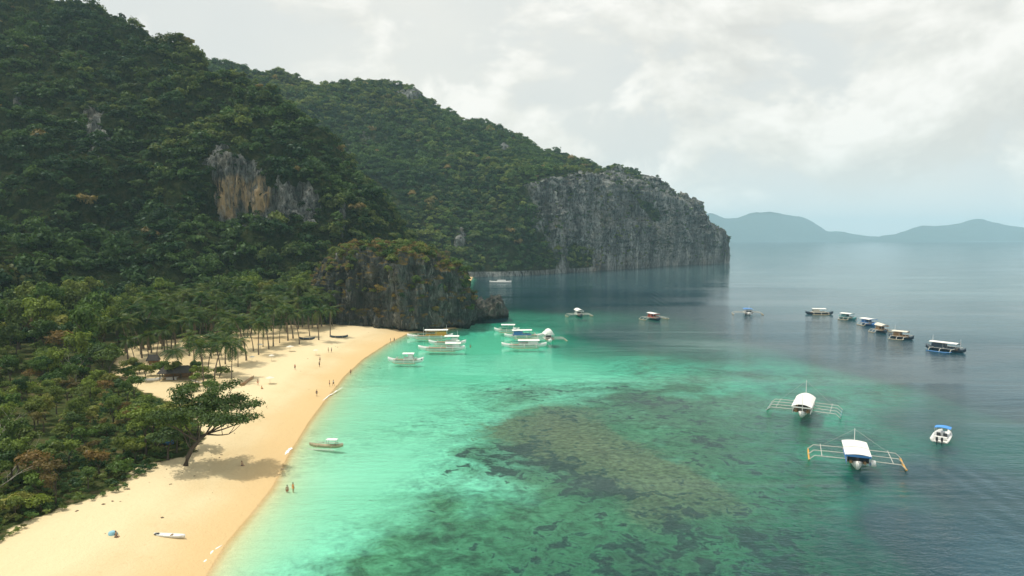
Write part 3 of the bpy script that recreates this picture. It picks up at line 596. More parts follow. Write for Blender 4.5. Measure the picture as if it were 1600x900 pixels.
# ------------------------------------------------------------------ single trees
def limb(mb, p, d, ln, r0, depth, rr_, tips, k=6):
    pts = [Vector(p)]; d = Vector(d).normalized(); n = 4
    for i in range(n):
        d = (d+Vector((rr_.uniform(-.16, .16), rr_.uniform(-.16, .16), rr_.uniform(-.02, .14)))).normalized(); pts.append(pts[-1]+d*ln/n)
    mb.tube(pts, [r0*(1-.55*i/n) for i in range(n+1)], k)
    if depth == 0: tips.append(pts[-1]); return
    for j in range(rr_.choice((2, 3)) if depth > 1 else 3):
        a = rr_.uniform(0, 6.28); dd = (d*.75+Vector((math.cos(a), math.sin(a), rr_.uniform(.0, .35)))*.75)
        limb(mb, pts[-1] if j else pts[-2], dd, ln*rr_.uniform(.55, .75), r0*.42, depth-1, rr_, tips, max(4, k-1))
def tree_kind(seed, height, rad, crown_h, nleaf, lsz, mat, lean=(0, 0), flat=.6, name='crown', open_=False):
    rr_ = random.Random(seed); mb = MB(); tips = []
    limb(mb, (0, 0, -.4), (lean[0], lean[1], 1), height*.5, height*.026+.05, 2, rr_, tips)
    me_t = bpy.data.meshes.new('trunk'); me_t.from_pydata(mb.v, [], mb.f); me_t.materials.append(M_bark)
    cx = sum(t.x for t in tips)/len(tips); cy = sum(t.y for t in tips)/len(tips)
    if open_: lob = [(t.x, t.y, t.z, rad*.34, crown_h*.22) for t in tips]
    else:
        lob = [(x+cx, y+cy, z, a, b) for x, y, z, a, b in crown_lobes(rr_, 8, rad, crown_h, height-crown_h)]
        lob += [(t.x, t.y, min(t.z, height*.95), rad*.26, crown_h*.18) for t in tips[:8]]
    me_c = leaf_mesh('crown', nleaf, lsz, lob, mat, seed=seed, ragged=.4, flat=flat)
    return me_t, me_c
kinds = dict(
 broad=[tree_kind(11, 12, 4.2, 6, 1500, .38, M_leafG), tree_kind(12, 14, 4.6, 7, 1700, .38, M_leafG), tree_kind(13, 10.5, 4.6, 4.6, 1500, .36, M_leafG), tree_kind(14, 13, 3.6, 7.5, 1400, .38, M_leafG)],
 dry=[tree_kind(21, 8, 3.4, 4.4, 800, .26, M_leafB, open_=True), tree_kind(22, 10, 3.8, 5, 900, .28, M_leafB)],
 shrub=[tree_kind(31, 3.6, 2.3, 2.8, 900, .22, M_leafG), tree_kind(32, 2.8, 2.0, 2.2, 800, .2, M_leafG), tree_kind(33, 4.4, 2.4, 3.2, 1000, .22, M_leafG, open_=True)],
 dryshrub=[tree_kind(41, 3.2, 2.0, 2.4, 600, .17, M_leafB, open_=True)])
def where(p, group):
    x, y = proj(np.array(p))
    if 'near thicket' in group: return ', at its sandy lower edge' if y > 870-.62*x-25 else (', near the bare pale branches' if x < 90 else (', close to the leaning tree' if x > 225 else (', in its brown middle part' if y > 690 else ', toward the dark forest')))
    if 'behind the palms' in group: return ', on its left' if x < 190 else (', at its middle' if x < 340 else ', at its right')
    return ''
def put_tree(kind, name, p, s, label, cat, group, k=None):
    label = label+where(p, group)
    v = kinds[kind]; mt, mc = v[k if k is not None else random.randrange(len(v))]
    root = empty(name, p, random.uniform(0, 6.28)); root.scale = (s*random.uniform(.85, 1.2), s*random.uniform(.85, 1.2), s*random.uniform(.85, 1.15))
    link('trunk', mt, None, root); link('crown', mc, None, root); return tag(root, label, cat, group)
def gz1(x, y): return float(ground_z(np.array([x]), np.array([y]))[0])
def scatter_px(poly, n, mind, cond=None):
    W = [gnd(*p)[:2] for p in poly]; xs = [w[0] for w in W]; ys = [w[1] for w in W]; out = []; tries = 0
    while len(out) < n and tries < n*60:
        tries += 1; x, y = random.uniform(min(xs), max(xs)), random.uniform(min(ys), max(ys))
        if not bool(inpoly(np.array(x), np.array(y), W)): continue
        if any((x-a)**2+(y-b)**2 < mind*mind for a, b in out): continue
        out.append((x, y))
    zs = ground_z(np.array([o[0] for o in out]), np.array([o[1] for o in out])); return [(a, b, float(c)) for (a, b), c in zip(out, zs)]
# foreground thicket (lower left)
front = [(-120, 700), (-160, 905), (-30, 880), (20, 850), (75, 815), (150, 788), (205, 758), (255, 722), (296, 700), (292, 672), (236, 648), (175, 622), (120, 600), (0, 590)]
for p in scatter_px(front, 190, 2.1):
    x, y = proj(np.array(p)); u = random.random(); edge = (y > 860-.5*x)
    if 40 < x < 215 and 700 < y < 790 and u < .55: put_tree('dryshrub' if u < .3 else 'dry', 'dry_shrub', p, .5+.35*random.random() if u >= .3 else .9+.6*random.random(), 'brown dry bush in the near thicket', 'bush', 'dry bushes in the near thicket')
    elif u < .30 and not edge: put_tree('broad', 'broadleaf_tree', p, .40+.16*random.random(), 'small leafy tree in the thicket above the near beach', 'tree', 'green trees in the near thicket')
    elif u < .40: put_tree('dry', 'dry_tree', p, .45+.2*random.random(), 'brown sparse tree in the thicket above the beach', 'tree', 'brown trees in the near thicket')
    else: put_tree('shrub', 'green_shrub', p, (.45 if edge else .8)+.4*random.random(), 'green shrub in the near thicket', 'shrub', 'green shrubs in the near thicket')
# forest floor behind: the nearest trees one by one
back = [(-140, 600), (30, 592), (120, 590), (178, 590), (172, 560), (190, 546), (250, 533), (345, 517), (430, 508), (525, 505), (510, 480), (330, 490), (150, 505), (-140, 520)]
for p in scatter_px(back, 165, 6.2):
    x, y = proj(np.array(p)); s = .95+.5*random.random()
    if random.random() < .1: put_tree('dry', 'dry_tree', p, s*.9, 'brown sparse tree in the forest behind the palms', 'tree', 'brown trees in the forest behind the palms')
    else: put_tree('broad', 'broadleaf_tree', p, s, 'tall dark green tree in the forest behind the palms', 'tree', 'green trees in the forest behind the palms')
for p in scatter_px([(-140, 640), (0, 612), (110, 618), (178, 618), (184, 590), (120, 560), (-140, 560)], 34, 4.5):
    put_tree('broad', 'broadleaf_tree', p, .62+.3*random.random(), 'tall green tree between the near thicket and the dark forest', 'tree', 'green trees between thicket and forest')
for p in scatter_px([(262, 612), (300, 628), (345, 618), (352, 596), (300, 586), (262, 600)], 12, 2.2)+scatter_px([(290, 566), (335, 575), (345, 555), (300, 548)], 8, 2.5)+scatter_px([(186, 606), (240, 612), (262, 600), (200, 590)], 10, 2.2):
    put_tree('shrub', 'green_shrub', p, .7+.5*random.random(), 'leafy green shrub growing in the sand around the open beach hut', 'shrub', 'shrubs around the beach hut')
far_flat = [(-300, 560), (-140, 520), (150, 505), (330, 490), (510, 482), (600, 492), (640, 478), (600, 470), (0, 470), (-400, 480)]
pp = scatter_px(far_flat, 420, 6.0); P = np.array(pp); P[:, 2] += 5.5
forest('valley_forest', P, 1.25+.5*rng.random(len(P)), tints(P, .03, .15, 1.0), 'dense forest on the valley floor between the palms and the mountain')
for x, y, s_ in ((262, 712, .62), (244, 700, .6), (276, 700, .66), (296, 690, .6), (258, 686, .7), (228, 706, .6), (284, 676, .62)):
    q = gnd(x, y, 2.4); put_tree('broad', 'broadleaf_tree', (q[0], q[1], gz1(q[0], q[1])), s_, 'low green tree crowding against the leaning tree', 'tree', 'trees crowding the leaning tree')
# low plants on the sand edge
gp = [(-100, 890), (0, 872), (60, 833), (130, 806), (200, 778), (250, 738), (320, 700), (300, 660), (240, 638), (188, 612), (120, 640), (60, 760), (-60, 820)]
pp = scatter_px(gp, 900, .55); P = np.array(pp)
forest('ground_cover', P, .10+.14*rng.random(len(P)), tints(P, .1, .4, 1.5, .2), 'low green creepers and weeds along the upper edge of the beach')

# leaning tree over the beach
base = gnd(290, 724, 2.5); tr_ = random.Random(5); mb = MB(); tips = []
pts = [Vector((0, 0, -.4)), Vector((.3, .2, 1.0)), Vector((.9, .5, 2.3)), Vector((1.9, 1.0, 3.7)), Vector((3.0, 1.6, 4.8))]
mb.tube(pts, [.5, .4, .36, .3, .26], 8)
for q, d, l in ((pts[2], (-1, .4, .8), 5.2), (pts[3], (-.5, 1, .7), 5.6), (pts[4], (1, .2, .16), 6.0), (pts[4], (1, 1.1, .3), 6.4), (pts[4], (.5, -.7, .3), 3.6), (pts[3], (-1, -.3, .6), 5.6), (pts[3], (-.8, .3, .55), 7.4), (pts[4], (.1, 1.2, .4), 7), (pts[4], (1, -.25, .0), 5.2), (pts[3], (.3, .4, 1), 3.5)):
    limb(mb, q, d, l, .17, 1, tr_, tips, 6)
root = empty('leaning_tree', tuple(base)); tag(root, 'spreading green tree leaning out over the sand beside the near thicket', 'tree')
mb.build('trunk', M_bark, root, True)
lob = [(t.x, t.y, t.z+.1, 1.9, 1.15) for t in tips]+[(t.x*.8+.5, t.y*.8, t.z-.2, 1.9, 1.1) for t in tips]+[(t.x*.55+.6, t.y*.55, t.z+.1, 1.9, .8) for t in tips]
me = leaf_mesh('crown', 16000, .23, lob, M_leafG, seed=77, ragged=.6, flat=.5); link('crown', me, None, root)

# bare pale trees at the left edge
def bare_tree(px_, py_, hgt, lean, seed, label):
    b = gnd(px_, py_, 3); r = random.Random(seed); mb = MB(); tips = []; limb(mb, (0, 0, -.3), lean, hgt*.55, .16, 3, r, tips, 5)
    root = empty('bare_tree', tuple(b)); mb.build('trunk', M_pale, root, True); tag(root, label, 'tree'); return root
bare_tree(-25, 705, 8.5, (.8, .2, .8), 3, 'bare pale tree with spreading branches, upper one at the left edge')
bare_tree(-20, 770, 7, (.9, .1, .55), 9, 'bare pale tree with low branches, nearest one at the left edge')
bare_tree(12, 742, 6.5, (.7, .3, .7), 21, 'bare pale tree rising from brown bushes, second from the left edge')
bare_tree(118, 600, 8, (.1, .1, 1), 12, 'thin bare pale tree standing in the dark wood left of the palms')

# coconut palms
def frond_mesh(seed):
    r = random.Random(seed); V = []; Fs = []; sh = []; n = 13; Ln = 4.9; dr = .75+.6*r.random()
    pts = []
    for i in range(n+1):
        t = i/n; pts.append(Vector((Ln*(t-.12*t*t), 0, Ln*(.34*t-.62*dr*t*t))))
    for i in range(n):
        a, b = pts[i], pts[i+1]; k = len(V); V += [a+Vector((0, -.04, 0)), a+Vector((0, .04, 0)), b+Vector((0, .035, 0)), b+Vector((0, -.035, 0))]; Fs.append((k, k+1, k+2, k+3)); sh.append(.9)
        if i == 0: continue
        w = 1.15*math.sin(math.pi*min(1, .12+i/n*.9))**.6
        for s in (-1, 1):
            k = len(V); q = b-a; V += [a, a+q*.75, a+q*1.25+Vector((0, s*w, -.35*w)), a+q*.9+Vector((0, s*w*.9, -.38*w))]; Fs.append((k, k+1, k+2, k+3)); sh.append(r.random()*.7)
    return V, Fs, sh
fr = []
for k in range(3):
    V, Fs, sh = frond_mesh(k); me = np_mesh('frond', np.array([tuple(v) for v in V]), np.array(Fs), False, {'shade': ('FACE', 'FLOAT', np.array(sh))}); me.materials.append(M_palm); fr.append((me, V, Fs, sh))
def palm_frame(k, n, r):
    out = []
    for i in range(n):
        out.append((2.399*i+r.uniform(-.2, .2), r.uniform(-.2, .9) if i < n*.6 else r.uniform(-.9, .1), r.uniform(.85, 1.1), r.randrange(3)))
    return out
crown_pm = []
for k in range(4):
    r = random.Random(k+50); VV, FF, SS = [], [], []
    for a, tilt, s, m in palm_frame(k, 20, r):
        Mx = Matrix.Rotation(a, 3, 'Z') @ Matrix.Rotation(-tilt, 3, 'Y'); _, V, Fs, sh = fr[m]; b = len(VV)
        VV += [tuple(Mx @ v*s) for v in V]; FF += [tuple(b+i for i in f) for f in Fs]; SS += sh
    me = np_mesh('crown', np.array(VV), np.array(FF), False, {'shade': ('FACE', 'FLOAT', np.array(SS))}); me.materials.append(M_palm); crown_pm.append(me)
trunk_pm = []
for k in range(4):
    r = random.Random(k+90); mb = MB(); lx, ly = r.uniform(-.30, .30), r.uniform(-.25, .25); pts = [(lx*10*(t*t), ly*10*(t*t), -.3+10.3*t) for t in [i/7 for i in range(8)]]
    mb.tube(pts, [.28, .2, .17, .16, .15, .14, .13, .14], 6); me = bpy.data.meshes.new('trunk'); me.from_pydata(mb.v, [], mb.f); me.materials.append(M_palmbark); trunk_pm.append((me, Vector(pts[-1])))
palms = [(200, 562), (212, 574), (222, 560), (232, 568), (245, 558), (262, 552), (296, 556), (304, 572), (315, 566), (325, 582), (335, 594), (345, 580), (352, 568), (362, 590), (372, 572), (385, 562), (396, 548), (404, 553), (411, 541), (420, 544), (427, 540), (437, 535), (450, 531), (458, 528), (468, 536), (484, 524), (498, 529), (516, 524), (283, 590), (318, 600), (340, 552), (330, 560), (360, 550), (376, 545)]
palms = [(*gnd(x, y, 2.4)[:2], True) for x, y in palms]
palms += [(x, y, False) for x, y, z in scatter_px([(195, 566), (260, 566), (345, 548), (430, 532), (530, 519), (524, 494), (430, 494), (330, 500), (215, 530)], 175, 3.0)]
for i, (x, y, onsand) in enumerate(palms):
    r = random.Random(i); hgt = (7.5+6*r.random()) if onsand else (9.5+7.5*r.random()); root = empty('coconut_palm', (x, y, gz1(x, y)), r.uniform(0, 6.28)); s = hgt/10
    mt, top = trunk_pm[r.randrange(4)]; t = link('trunk', mt, None, root); t.scale = (s, s, s)
    if onsand:
        hub = top*s
        for a, tilt, sc_, m in palm_frame(0, 18, r):
            f = link('frond', fr[m][0], None, root, tuple(hub)); f.rotation_euler = (Matrix.Rotation(a, 3, 'Z') @ Matrix.Rotation(-tilt, 3, 'Y')).to_euler(); f.scale = (sc_*.95*(.8+.02*hgt),)*3
    else:
        f = link('crown', crown_pm[r.randrange(4)], None, root, tuple(top*s)); f.rotation_euler = (0, 0, r.uniform(0, 6.28)); f.scale = (r.uniform(.95, 1.15),)*3
    qx, qy = proj(np.array((x, y, 2.0)))
    spot = ['by the small dark shelter', 'around the open beach hut', 'above the driftwood log', 'in the middle of the front row', 'at the far right end of the front row'][int(qx > 262)+int(qx > 325)+int(qx > 392)+int(qx > 442)]
    tag(root, ('taller' if hgt > 10.8 else 'shorter')+' coconut palm rooted in sand '+spot if onsand else 'coconut palm in the packed grove behind the beach, '+('left part' if qx < 330 else 'middle part' if qx < 430 else 'right part near the crag'), 'palm tree', 'front palms on the sand' if onsand else 'palms in the packed grove')

# ------------------------------------------------------------------ boats
M_white = paint('white_paint', (.80, .80, .77)); M_tarp = paint('white_awning', (.84, .84, .80), .7); M_blue = paint('blue_paint', (.06, .22, .52)); M_bamboo = paint('bamboo', (.45, .38, .24), .6, .3)
M_pole = paint('white_poles', (.62, .62, .56), .6, .25); M_orange = paint('orange_float', (.72, .38, .06)); M_dark = paint('dark_interior', (.03, .035, .04)); M_wood = paint('varnished_wood', (.34, .20, .09), .5, .3)
M_teal = paint('teal_paint', (.08, .28, .30)); M_tan = paint('tan_awning', (.74, .68, .56)); M_navy = paint('dark_hull', (.03, .06, .09)); M_glass = paint('dark_glass', (.02, .03, .04), .1, .05); M_brt = paint('bright_blue_canvas', (.07, .30, .80), .7, .06); M_green = paint('green_trim', (.10, .40, .30)); M_red = paint('red_trim', (.5, .08, .05))
def hull_mesh(Ln, bw, dep, free, rise, n=16):
    mb = MB(); V = []; Fs = []
    for i in range(n+1):
        t = -1+2*i/n; w = bw/2*(1-abs(t)**2.6)**.75+.04; z1 = free+rise*abs(t)**3; z0 = -dep*(1-abs(t)**4)+rise*.6*abs(t)**5; x = t*Ln/2
        V += [(x, -w, z1), (x, -w*.82, (z0+z1)/2), (x, -w*.3, z0), (x, w*.3, z0), (x, w*.82, (z0+z1)/2), (x, w, z1), (x, w*.86, z1-.02), (x, w*.8, z1-.35*free), (x, -w*.8, z1-.35*free), (x, -w*.86, z1-.02)]
    for i in range(n):
        for j in range(10):
            a = i*10+j; b = i*10+(j+1) % 10; Fs.append((a, a+10, b+10, b))
    Fs += [tuple(range(10)), tuple(n*10+j for j in range(10))[::-1]]; return mb.add(V, Fs)
def bangka(name, p, heading, label, group=None, Ln=16, span=16, cw=3.6, c0=-.36, c1=.2, hull=None, roof=None, trim=None, floatm=None, polem=None, masts=1, roofs=1, arms=3, arched=False, front_dark=True, cat='boat', float_len=.62, lod=False, big=1.0, cabin=True, roofz=3.0, armz=1.15, upper=False, float_frac=None):
    if group in ('boats moored off the crag', 'boats moored at the end of the beach'): Ln *= .88; cw *= .9
    hull = hull or M_white; roof = roof or M_tarp; trim = trim or M_blue; floatm = floatm or M_bamboo; polem = polem or M_pole
    root = empty(name, (p[0], p[1], 0), heading); tag(root, label, cat, group)
    bw = cw*.62; hull_mesh(Ln, bw, .5, .95, 1.0).build('hull', hull, root, True)
    MB().box((0, 0, .98), (Ln*.66, cw, .10)).build('deck', M_wood, root)
    x0, x1 = c0*Ln, c1*Ln
    m = MB()
    for s in (-1, 1):
        m.box(((x0+x1)/2, s*cw*.49, 1.28), (x1-x0, .06, .5))
    m.build('side_rail', trim, root)
    if cabin:
        cb = MB().box((x0+(x1-x0)*.3, 0, 1.85), ((x1-x0)*.5, cw*.72, 1.6)).build('cabin', hull if not front_dark else trim, root)
        MB().box((x0+(x1-x0)*.3, 0, 2.05), ((x1-x0)*.5+.04, cw*.62, .75)).build('window', M_glass, cb)
    if not lod:
        for s in (-1, 1):
            MB().box(((x0+x1)/2+.3, s*cw*.3, 1.3), ((x1-x0)*.85, .45, .5)).build('bench', M_wood, root)
    npst = 3 if lod else 5
    for i in range(npst):
        for s in (-1, 1):
            xx = x0+.2+(x1-x0-.4)*i/(npst-1); MB().tube([(xx, s*cw*.47, 1.0), (xx, s*cw*.47, roofz)], .05, 5).build('post', polem, root)
    seg = (x1-x0)/roofs
    for q in range(roofs):
        a, b = x0+q*seg-.3*(q == 0), x0+(q+1)*seg+.3*(q == roofs-1)-.12*(q < roofs-1); V = []; Fs = []; K = 8; rise = 1.0 if arched else .28
        for i, xx in enumerate((a, a+(b-a)*.33, a+(b-a)*.66, b)):
            for lay in (0, 1):
                for j in range(K+1):
                    t = -1+2*j/K; zz = roofz+rise*(1-t*t)*(1 if not arched else (1-.12*i)) + .07*lay + (.06 if q == 0 else 0); V.append((xx, t*cw*.56, zz))
        st = 2*(K+1)
        for i in range(3):
            for j in range(K):
                o = i*st; Fs += [(o+j, o+st+j, o+st+j+1, o+j+1), (o+K+1+j, o+K+2+j, o+st+K+2+j, o+st+K+1+j)]
            Fs += [(o, o+K+1, o+st+K+1, o+st), (o+K, o+st+K, o+st+2*K+1, o+2*K+1)]
        for o, fl in ((0, 0), (3*st, 1)):
            for j in range(K): Fs.append((o+j, o+j+1, o+K+2+j, o+K+1+j))
        MB().add(V, Fs).build('roof', roof, root, False)
    MB().box((x1+.28, 0, roofz-.02), (.06, cw*1.08, .28)).build('valance', trim, root)
    # arms and floats
    xs_ = [(-.30+.62*i/(arms-1))*Ln*.85 for i in range(arms)]
    for xx in xs_:
        pts = [(xx, t*span/2, armz+.12*(1-t*t)-(armz-.25)*max(0, abs(t)-.9)/.1) for t in [k/8-1 for k in range(17)]]
        MB().tube(pts, .085 if not lod else .11, 5).build('outrigger_arm', polem, root)
    for s in (-1, 1):
        fl = span/2*.985; l2 = float_len*Ln; y = s*fl
        MB().tube([(-l2*.5, y, .16), (-l2*.25, y, .10), (l2*.2, y, .10), (l2*.42, y, .25), (l2*.52, y, .6)], [.13, .17, .17, .15, .07], 7).build('outrigger_float', floatm, root, True)
        MB().tube([(xs_[0]-.6, s*span*.36, armz+.2), (xs_[-1]+.6, s*span*.36, armz+.2)], .06, 5).build('brace_pole', polem, root)
    for k in range(masts):
        mx = (x0+.4, x1+.8, (x0+x1)/2)[k]; hm = (5.6, 4.6, 5)[k]*big
        ms = MB().tube([(mx, .25*k, 1.0), (mx, .25*k, hm)], [.09, .05], 6).build('mast', M_white, root)
        if not lod:
            l = MB()
            for s in (-1, 1): l.tube([(mx, .25*k, hm-.2), (mx, s*span*.36, armz+.3)], .02, 3)
            l.build('rigging', M_pole, ms)
    eng = MB().box((-Ln*.42, 0, 1.15), (.9, .6, .5), None, .8); eng.build('engine_cover', M_dark, root)
    if upper: 
        MB().box((x0+.9, 0, roofz+.75), (1.3, 1.2, .8)).build('roof_box', M_white, root)
    return root
def place(bow, stern):                   # waterline ends seen in the photograph -> middle, heading, length
    a, b = gnd(*bow), gnd(*stern); c = (a+b)/2; return c, math.atan2(a[1]-b[1], a[0]-b[0]), float(np.linalg.norm(a-b))
# the two large outrigger boats in front
c, hd, ln = place((1341, 737), (1331, 703)); b1 = bangka('outrigger_boat', c, hd, 'white roofed outrigger boat with blue front and orange floats, nearest the camera', Ln=ln, span=16.4, cw=3.9, roofs=2, masts=1, floatm=M_orange, float_len=.62, c0=-.2, c1=.44, arms=3, roofz=2.7)
MB().box((ln*.37, 0, 1.9), (.12, 3.3, 1.0)).build('roof_shade_panel', M_glass, b1); MB().box((ln*.445, 0, 2.62), (.1, 4.2, .42)).build('name_board', M_brt, b1)  # first box: near-black panel standing in for the shade beneath the roof
for s_ in (-1, 1): MB().box((ln*.2, s_*1.86, 1.75), (ln*.4, .06, .8)).build('side_curtain', M_blue, b1)
MB().tube([(ln*.40, 2.5, 1.0), (ln*.40, 2.5, 1.9)], [.55, .4], 10).build('buoy', M_white, b1, True)
c, hd, ln = place((1251, 655), (1262, 630)); b2 = bangka('outrigger_boat', c, hd, 'white outrigger boat with arched awning and two masts, behind the orange floated one', Ln=ln, span=16.5, cw=4.0, arched=True, trim=M_white, masts=2, arms=4, floatm=M_teal, c0=-.22, c1=.42, roofz=2.5, cabin=False, float_len=.5, big=1.25)
MB().box((ln*.2, 0, 1.9), (2.4, 2.0, 1.5)).build('awning_shade_block', M_dark, b2)  # near-black block stands in for the shaded opening under the awning
# moored row
def small(px_, py_, hd, label, **kw):
    q = gnd(px_, py_); kw['Ln'] *= .82; kw['span'] *= .85; kw['cw'] *= .80; return bangka('moored_boat', q, hd, label, 'boats moored in a row off the reef', lod=True, **kw)
small(1477, 548, R(125)+math.pi, 'largest of the moored row, white roof and dark hull, nearest the right edge', Ln=17, span=13, cw=3.8, hull=M_navy, trim=M_navy, masts=2, c0=-.35, c1=.3, floatm=M_blue)
small(1408, 529, R(-50), 'moored boat with tan roof and brown sides, second from the right of the row', Ln=12, span=13, cw=4.2, hull=M_navy, roof=M_tan, trim=M_wood, c0=-.3, c1=.25)
small(1377, 519, R(-85), 'small moored boat with rounded cream awning between the blue one and the tan one', Ln=10, span=11, cw=4.0, hull=M_navy, roof=M_tan, arched=True, trim=M_wood, c0=-.3, c1=.3, masts=0)
small(1357, 508, R(-80), 'moored boat with white roof and blue hull, third from the left of the row', Ln=12, span=10, cw=5.4, hull=M_blue, trim=M_blue, c0=-.35, c1=.3, masts=0)
small(1324, 499, R(-60), 'moored boat with white roof and teal hull, second from the left of the row', Ln=12, span=9, cw=4.6, hull=M_teal, trim=M_teal, c0=-.3, c1=.25, masts=0)
small(1280, 491, R(-8), 'moored boat with long low tan hull, leftmost and farthest of the row', Ln=18, span=9, cw=3.6, hull=M_navy, roof=M_tarp, trim=M_tan, c0=-.25, c1=.2, masts=0)
# boats out on the bay
bangka('outrigger_boat', gnd(905, 494), R(-80), 'small white outrigger boat off the crag, leftmost of three out on the bay', 'boats under way on the bay', Ln=12, span=14, cw=3.4, arched=True, hull=M_navy, trim=M_white, masts=0, lod=True)
bangka('outrigger_boat', gnd(1022, 499), R(-70), 'small white outrigger boat with red edged roof, middle of three out on the bay', 'boats under way on the bay', Ln=12, span=14, cw=3.4, hull=M_navy, trim=M_red, masts=0, lod=True)
bk = bangka('outrigger_boat', gnd(1168, 491), R(80), 'outrigger boat with blue roof trailing a wake, rightmost of three out on the bay', 'boats under way on the bay', Ln=13, span=16, cw=4.4, roof=M_blue, hull=M_white, trim=M_white, masts=1, lod=True)
# boats at the end of the beach
bangka('beached_boat', gnd(672, 528), R(183), 'long white boat with flat white roof and orange sides, closest to the crag', 'boats moored at the end of the beach', Ln=22, span=9, cw=3.2, trim=M_orange, c0=-.38, c1=.1, masts=2, lod=True, roofz=3.3)
bangka('beached_boat', gnd(699, 538), R(180), 'white boat with short raised cabin, just in front of the orange sided one', 'boats moored at the end of the beach', Ln=17, span=8, cw=3.0, trim=M_white, c0=-.3, c1=.05, masts=1, lod=True, roofz=3.2)
bangka('beached_boat', gnd(690, 547), R(180), 'long low white boat, nearest of the three by the crag', 'boats moored at the end of the beach', Ln=20, span=7, cw=3.4, trim=M_white, c0=-.4, c1=-.1, masts=0, lod=True, upper=True, roofz=2.6)
bangka('beached_boat', gnd(634, 566), R(178), 'white boat with small square cabin and dark awning, alone by the sand', 'boats moored at the end of the beach', Ln=14, span=6.5, cw=2.4, trim=M_white, c0=-.22, c1=.05, masts=0, lod=True, roofz=2.9)
bangka('moored_boat', gnd(792, 518), R(180), 'white boat with double deck roof, leftmost of the group off the crag', 'boats moored off the crag', Ln=13, span=10, cw=3.2, trim=M_green, c0=-.3, c1=.2, masts=0, lod=True)
bangka('moored_boat', gnd(820, 527), R(8), 'blue trimmed white boat in the middle of the group off the crag', 'boats moored off the crag', Ln=20, span=10, cw=3.4, trim=M_blue, c0=-.3, c1=.15, masts=1, lod=True, upper=True)
bangka('moored_boat', gnd(819, 542), R(182), 'long white boat with dark waterline, nearest of the group off the crag', 'boats moored off the crag', Ln=20, span=8, cw=3.2, trim=M_white, c0=-.32, c1=.12, masts=1, lod=True, roofz=2.5)
bw_ = bangka('moored_boat', gnd(857, 533), R(-82), 'boat under a tall pointed white awning, rightmost of the group off the crag', 'boats moored off the crag', Ln=12, span=15, cw=4.0, trim=M_white, c0=-.3, c1=.25, masts=0, lod=True, arched=True)
V = []; Fs = []
for i, (x, s) in enumerate(((-3.2, .8), (-1, 1.0), (1.5, 1.0), (2.8, .75))):
    for j in range(9):
        a = math.pi*j/8; V.append((x, 1.7*s*math.cos(a), 3.0+2.2*s*math.sin(a)**1.3))
for i in range(3):
    for j in range(8): a = i*9+j; Fs.append((a, a+1, a+10, a+9))
Fs.append(tuple(range(27, 36)))
MB().add(V, Fs).build('tall_awning', M_tarp, bw_, True)
fq = gnd(782, 442); fb = empty('motor_yacht', (fq[0], fq[1], 0), R(182)); tag(fb, 'long low white motor boat in the far cove under the headland', 'boat')
hull_mesh(21, 4.5, .6, 1.5, .6).build('hull', M_white, fb, True); MB().box((-1, 0, 2.2), (9, 3.2, 1.3), None, .85).build('cabin', M_white, fb)
# canoe at the water line
c, hd, ln = place((482, 697), (538, 699)); cb = empty('outrigger_canoe', (c[0], c[1], 0), hd); tag(cb, 'tan wooden outrigger canoe with a small white awning by the water line', 'canoe')
hull_mesh(ln*.95, .95, .2, .45, .35).build('hull', M_wood if False else M_bamboo, cb, True)
MB().box((-ln*.16, 0, 1.55), (2.2, 1.3, .09)).build('awning', M_tarp, cb)
for sx in (-1, 1):
    for sy in (-1, 1): MB().tube([(-ln*.16+sx*.9, sy*.4, .3), (-ln*.16+sx*.9, sy*.55, 1.5)], .03, 4).build('post', M_dark, cb)
for xx in (-1.6, 1.4): MB().tube([(xx, -2.4, .15), (xx, -1.2, .6), (xx, 1.2, .6), (xx, 2.4, .15)], .04, 4).build('outrigger_arm', M_bamboo, cb)
for s in (-1, 1): MB().tube([(-2.6, 2.4*s, .1), (2.4, 2.4*s, .1), (3.1, 2.4*s, .3)], [.08, .08, .04], 5).build('outrigger_float', M_pole, cb)
# speedboat
c, hd, ln = place((1479, 668), (1468, 693)); c = gnd(1472, 686); sb_ = empty('speedboat', (c[0], c[1], 0), math.atan2(-c[1], -c[0])+math.pi-.12); tag(sb_, 'white speedboat under a bright blue canopy, right of the outrigger boats', 'speedboat')
V = []; Fs = []; n = 12
for i in range(n+1):
    t = i/n; x = -3.6+7.4*t; w = 1.75*(1-max(0, t-.45)**2*2.9)**.5 if t > .45 else 1.75; w = max(w, .12); z1 = .75+.55*t*t; z0 = -.35+.5*max(0, t-.6)
    V += [(x, -w, z1), (x, -w*.85, .1+.3*t), (x, -.1, z0), (x, .1, z0), (x, w*.85, .1+.3*t), (x, w, z1), (x, w*.78, z1+.02), (x, w*.7, z1-.45), (x, -w*.7, z1-.45), (x, -w*.78, z1+.02)]
for i in range(n):
    for j in range(10): a = i*10+j; b = i*10+(j+1) % 10; Fs.append((a, a+10, b+10, b))
Fs += [tuple(range(10)), tuple(n*10+j for j in range(10))[::-1]]
MB().add(V, Fs).build('hull', M_white, sb_, True)
V = []; Fs = []
for i, x in enumerate((-.2, .9, 2.0)):
    for l in (0, .06):
        for j in range(7): t = -1+j/3; V.append((x, 1.45*t, 2.25+.22*(1-t*t)+.06*(i == 1)+l))
for i in range(2):
    for j in range(6): a = i*14+j; Fs += [(a, a+14, a+15, a+1), (a+7, a+8, a+22, a+21)]
    Fs += [(i*14, i*14+7, i*14+21, i*14+14), (i*14+6, i*14+20, i*14+27, i*14+13)]
for o in (0, 28):
    for j in range(6): Fs.append((o+j, o+j+1, o+j+8, o+j+7))
MB().add(V, Fs).build('canopy', M_brt, sb_)
for sx in (-.1, 1.9):
    for sy in (-1.35, 1.35): MB().tube([(sx, sy, .7), (sx, sy, 2.3)], .035, 5).build('canopy_post', M_pole, sb_)
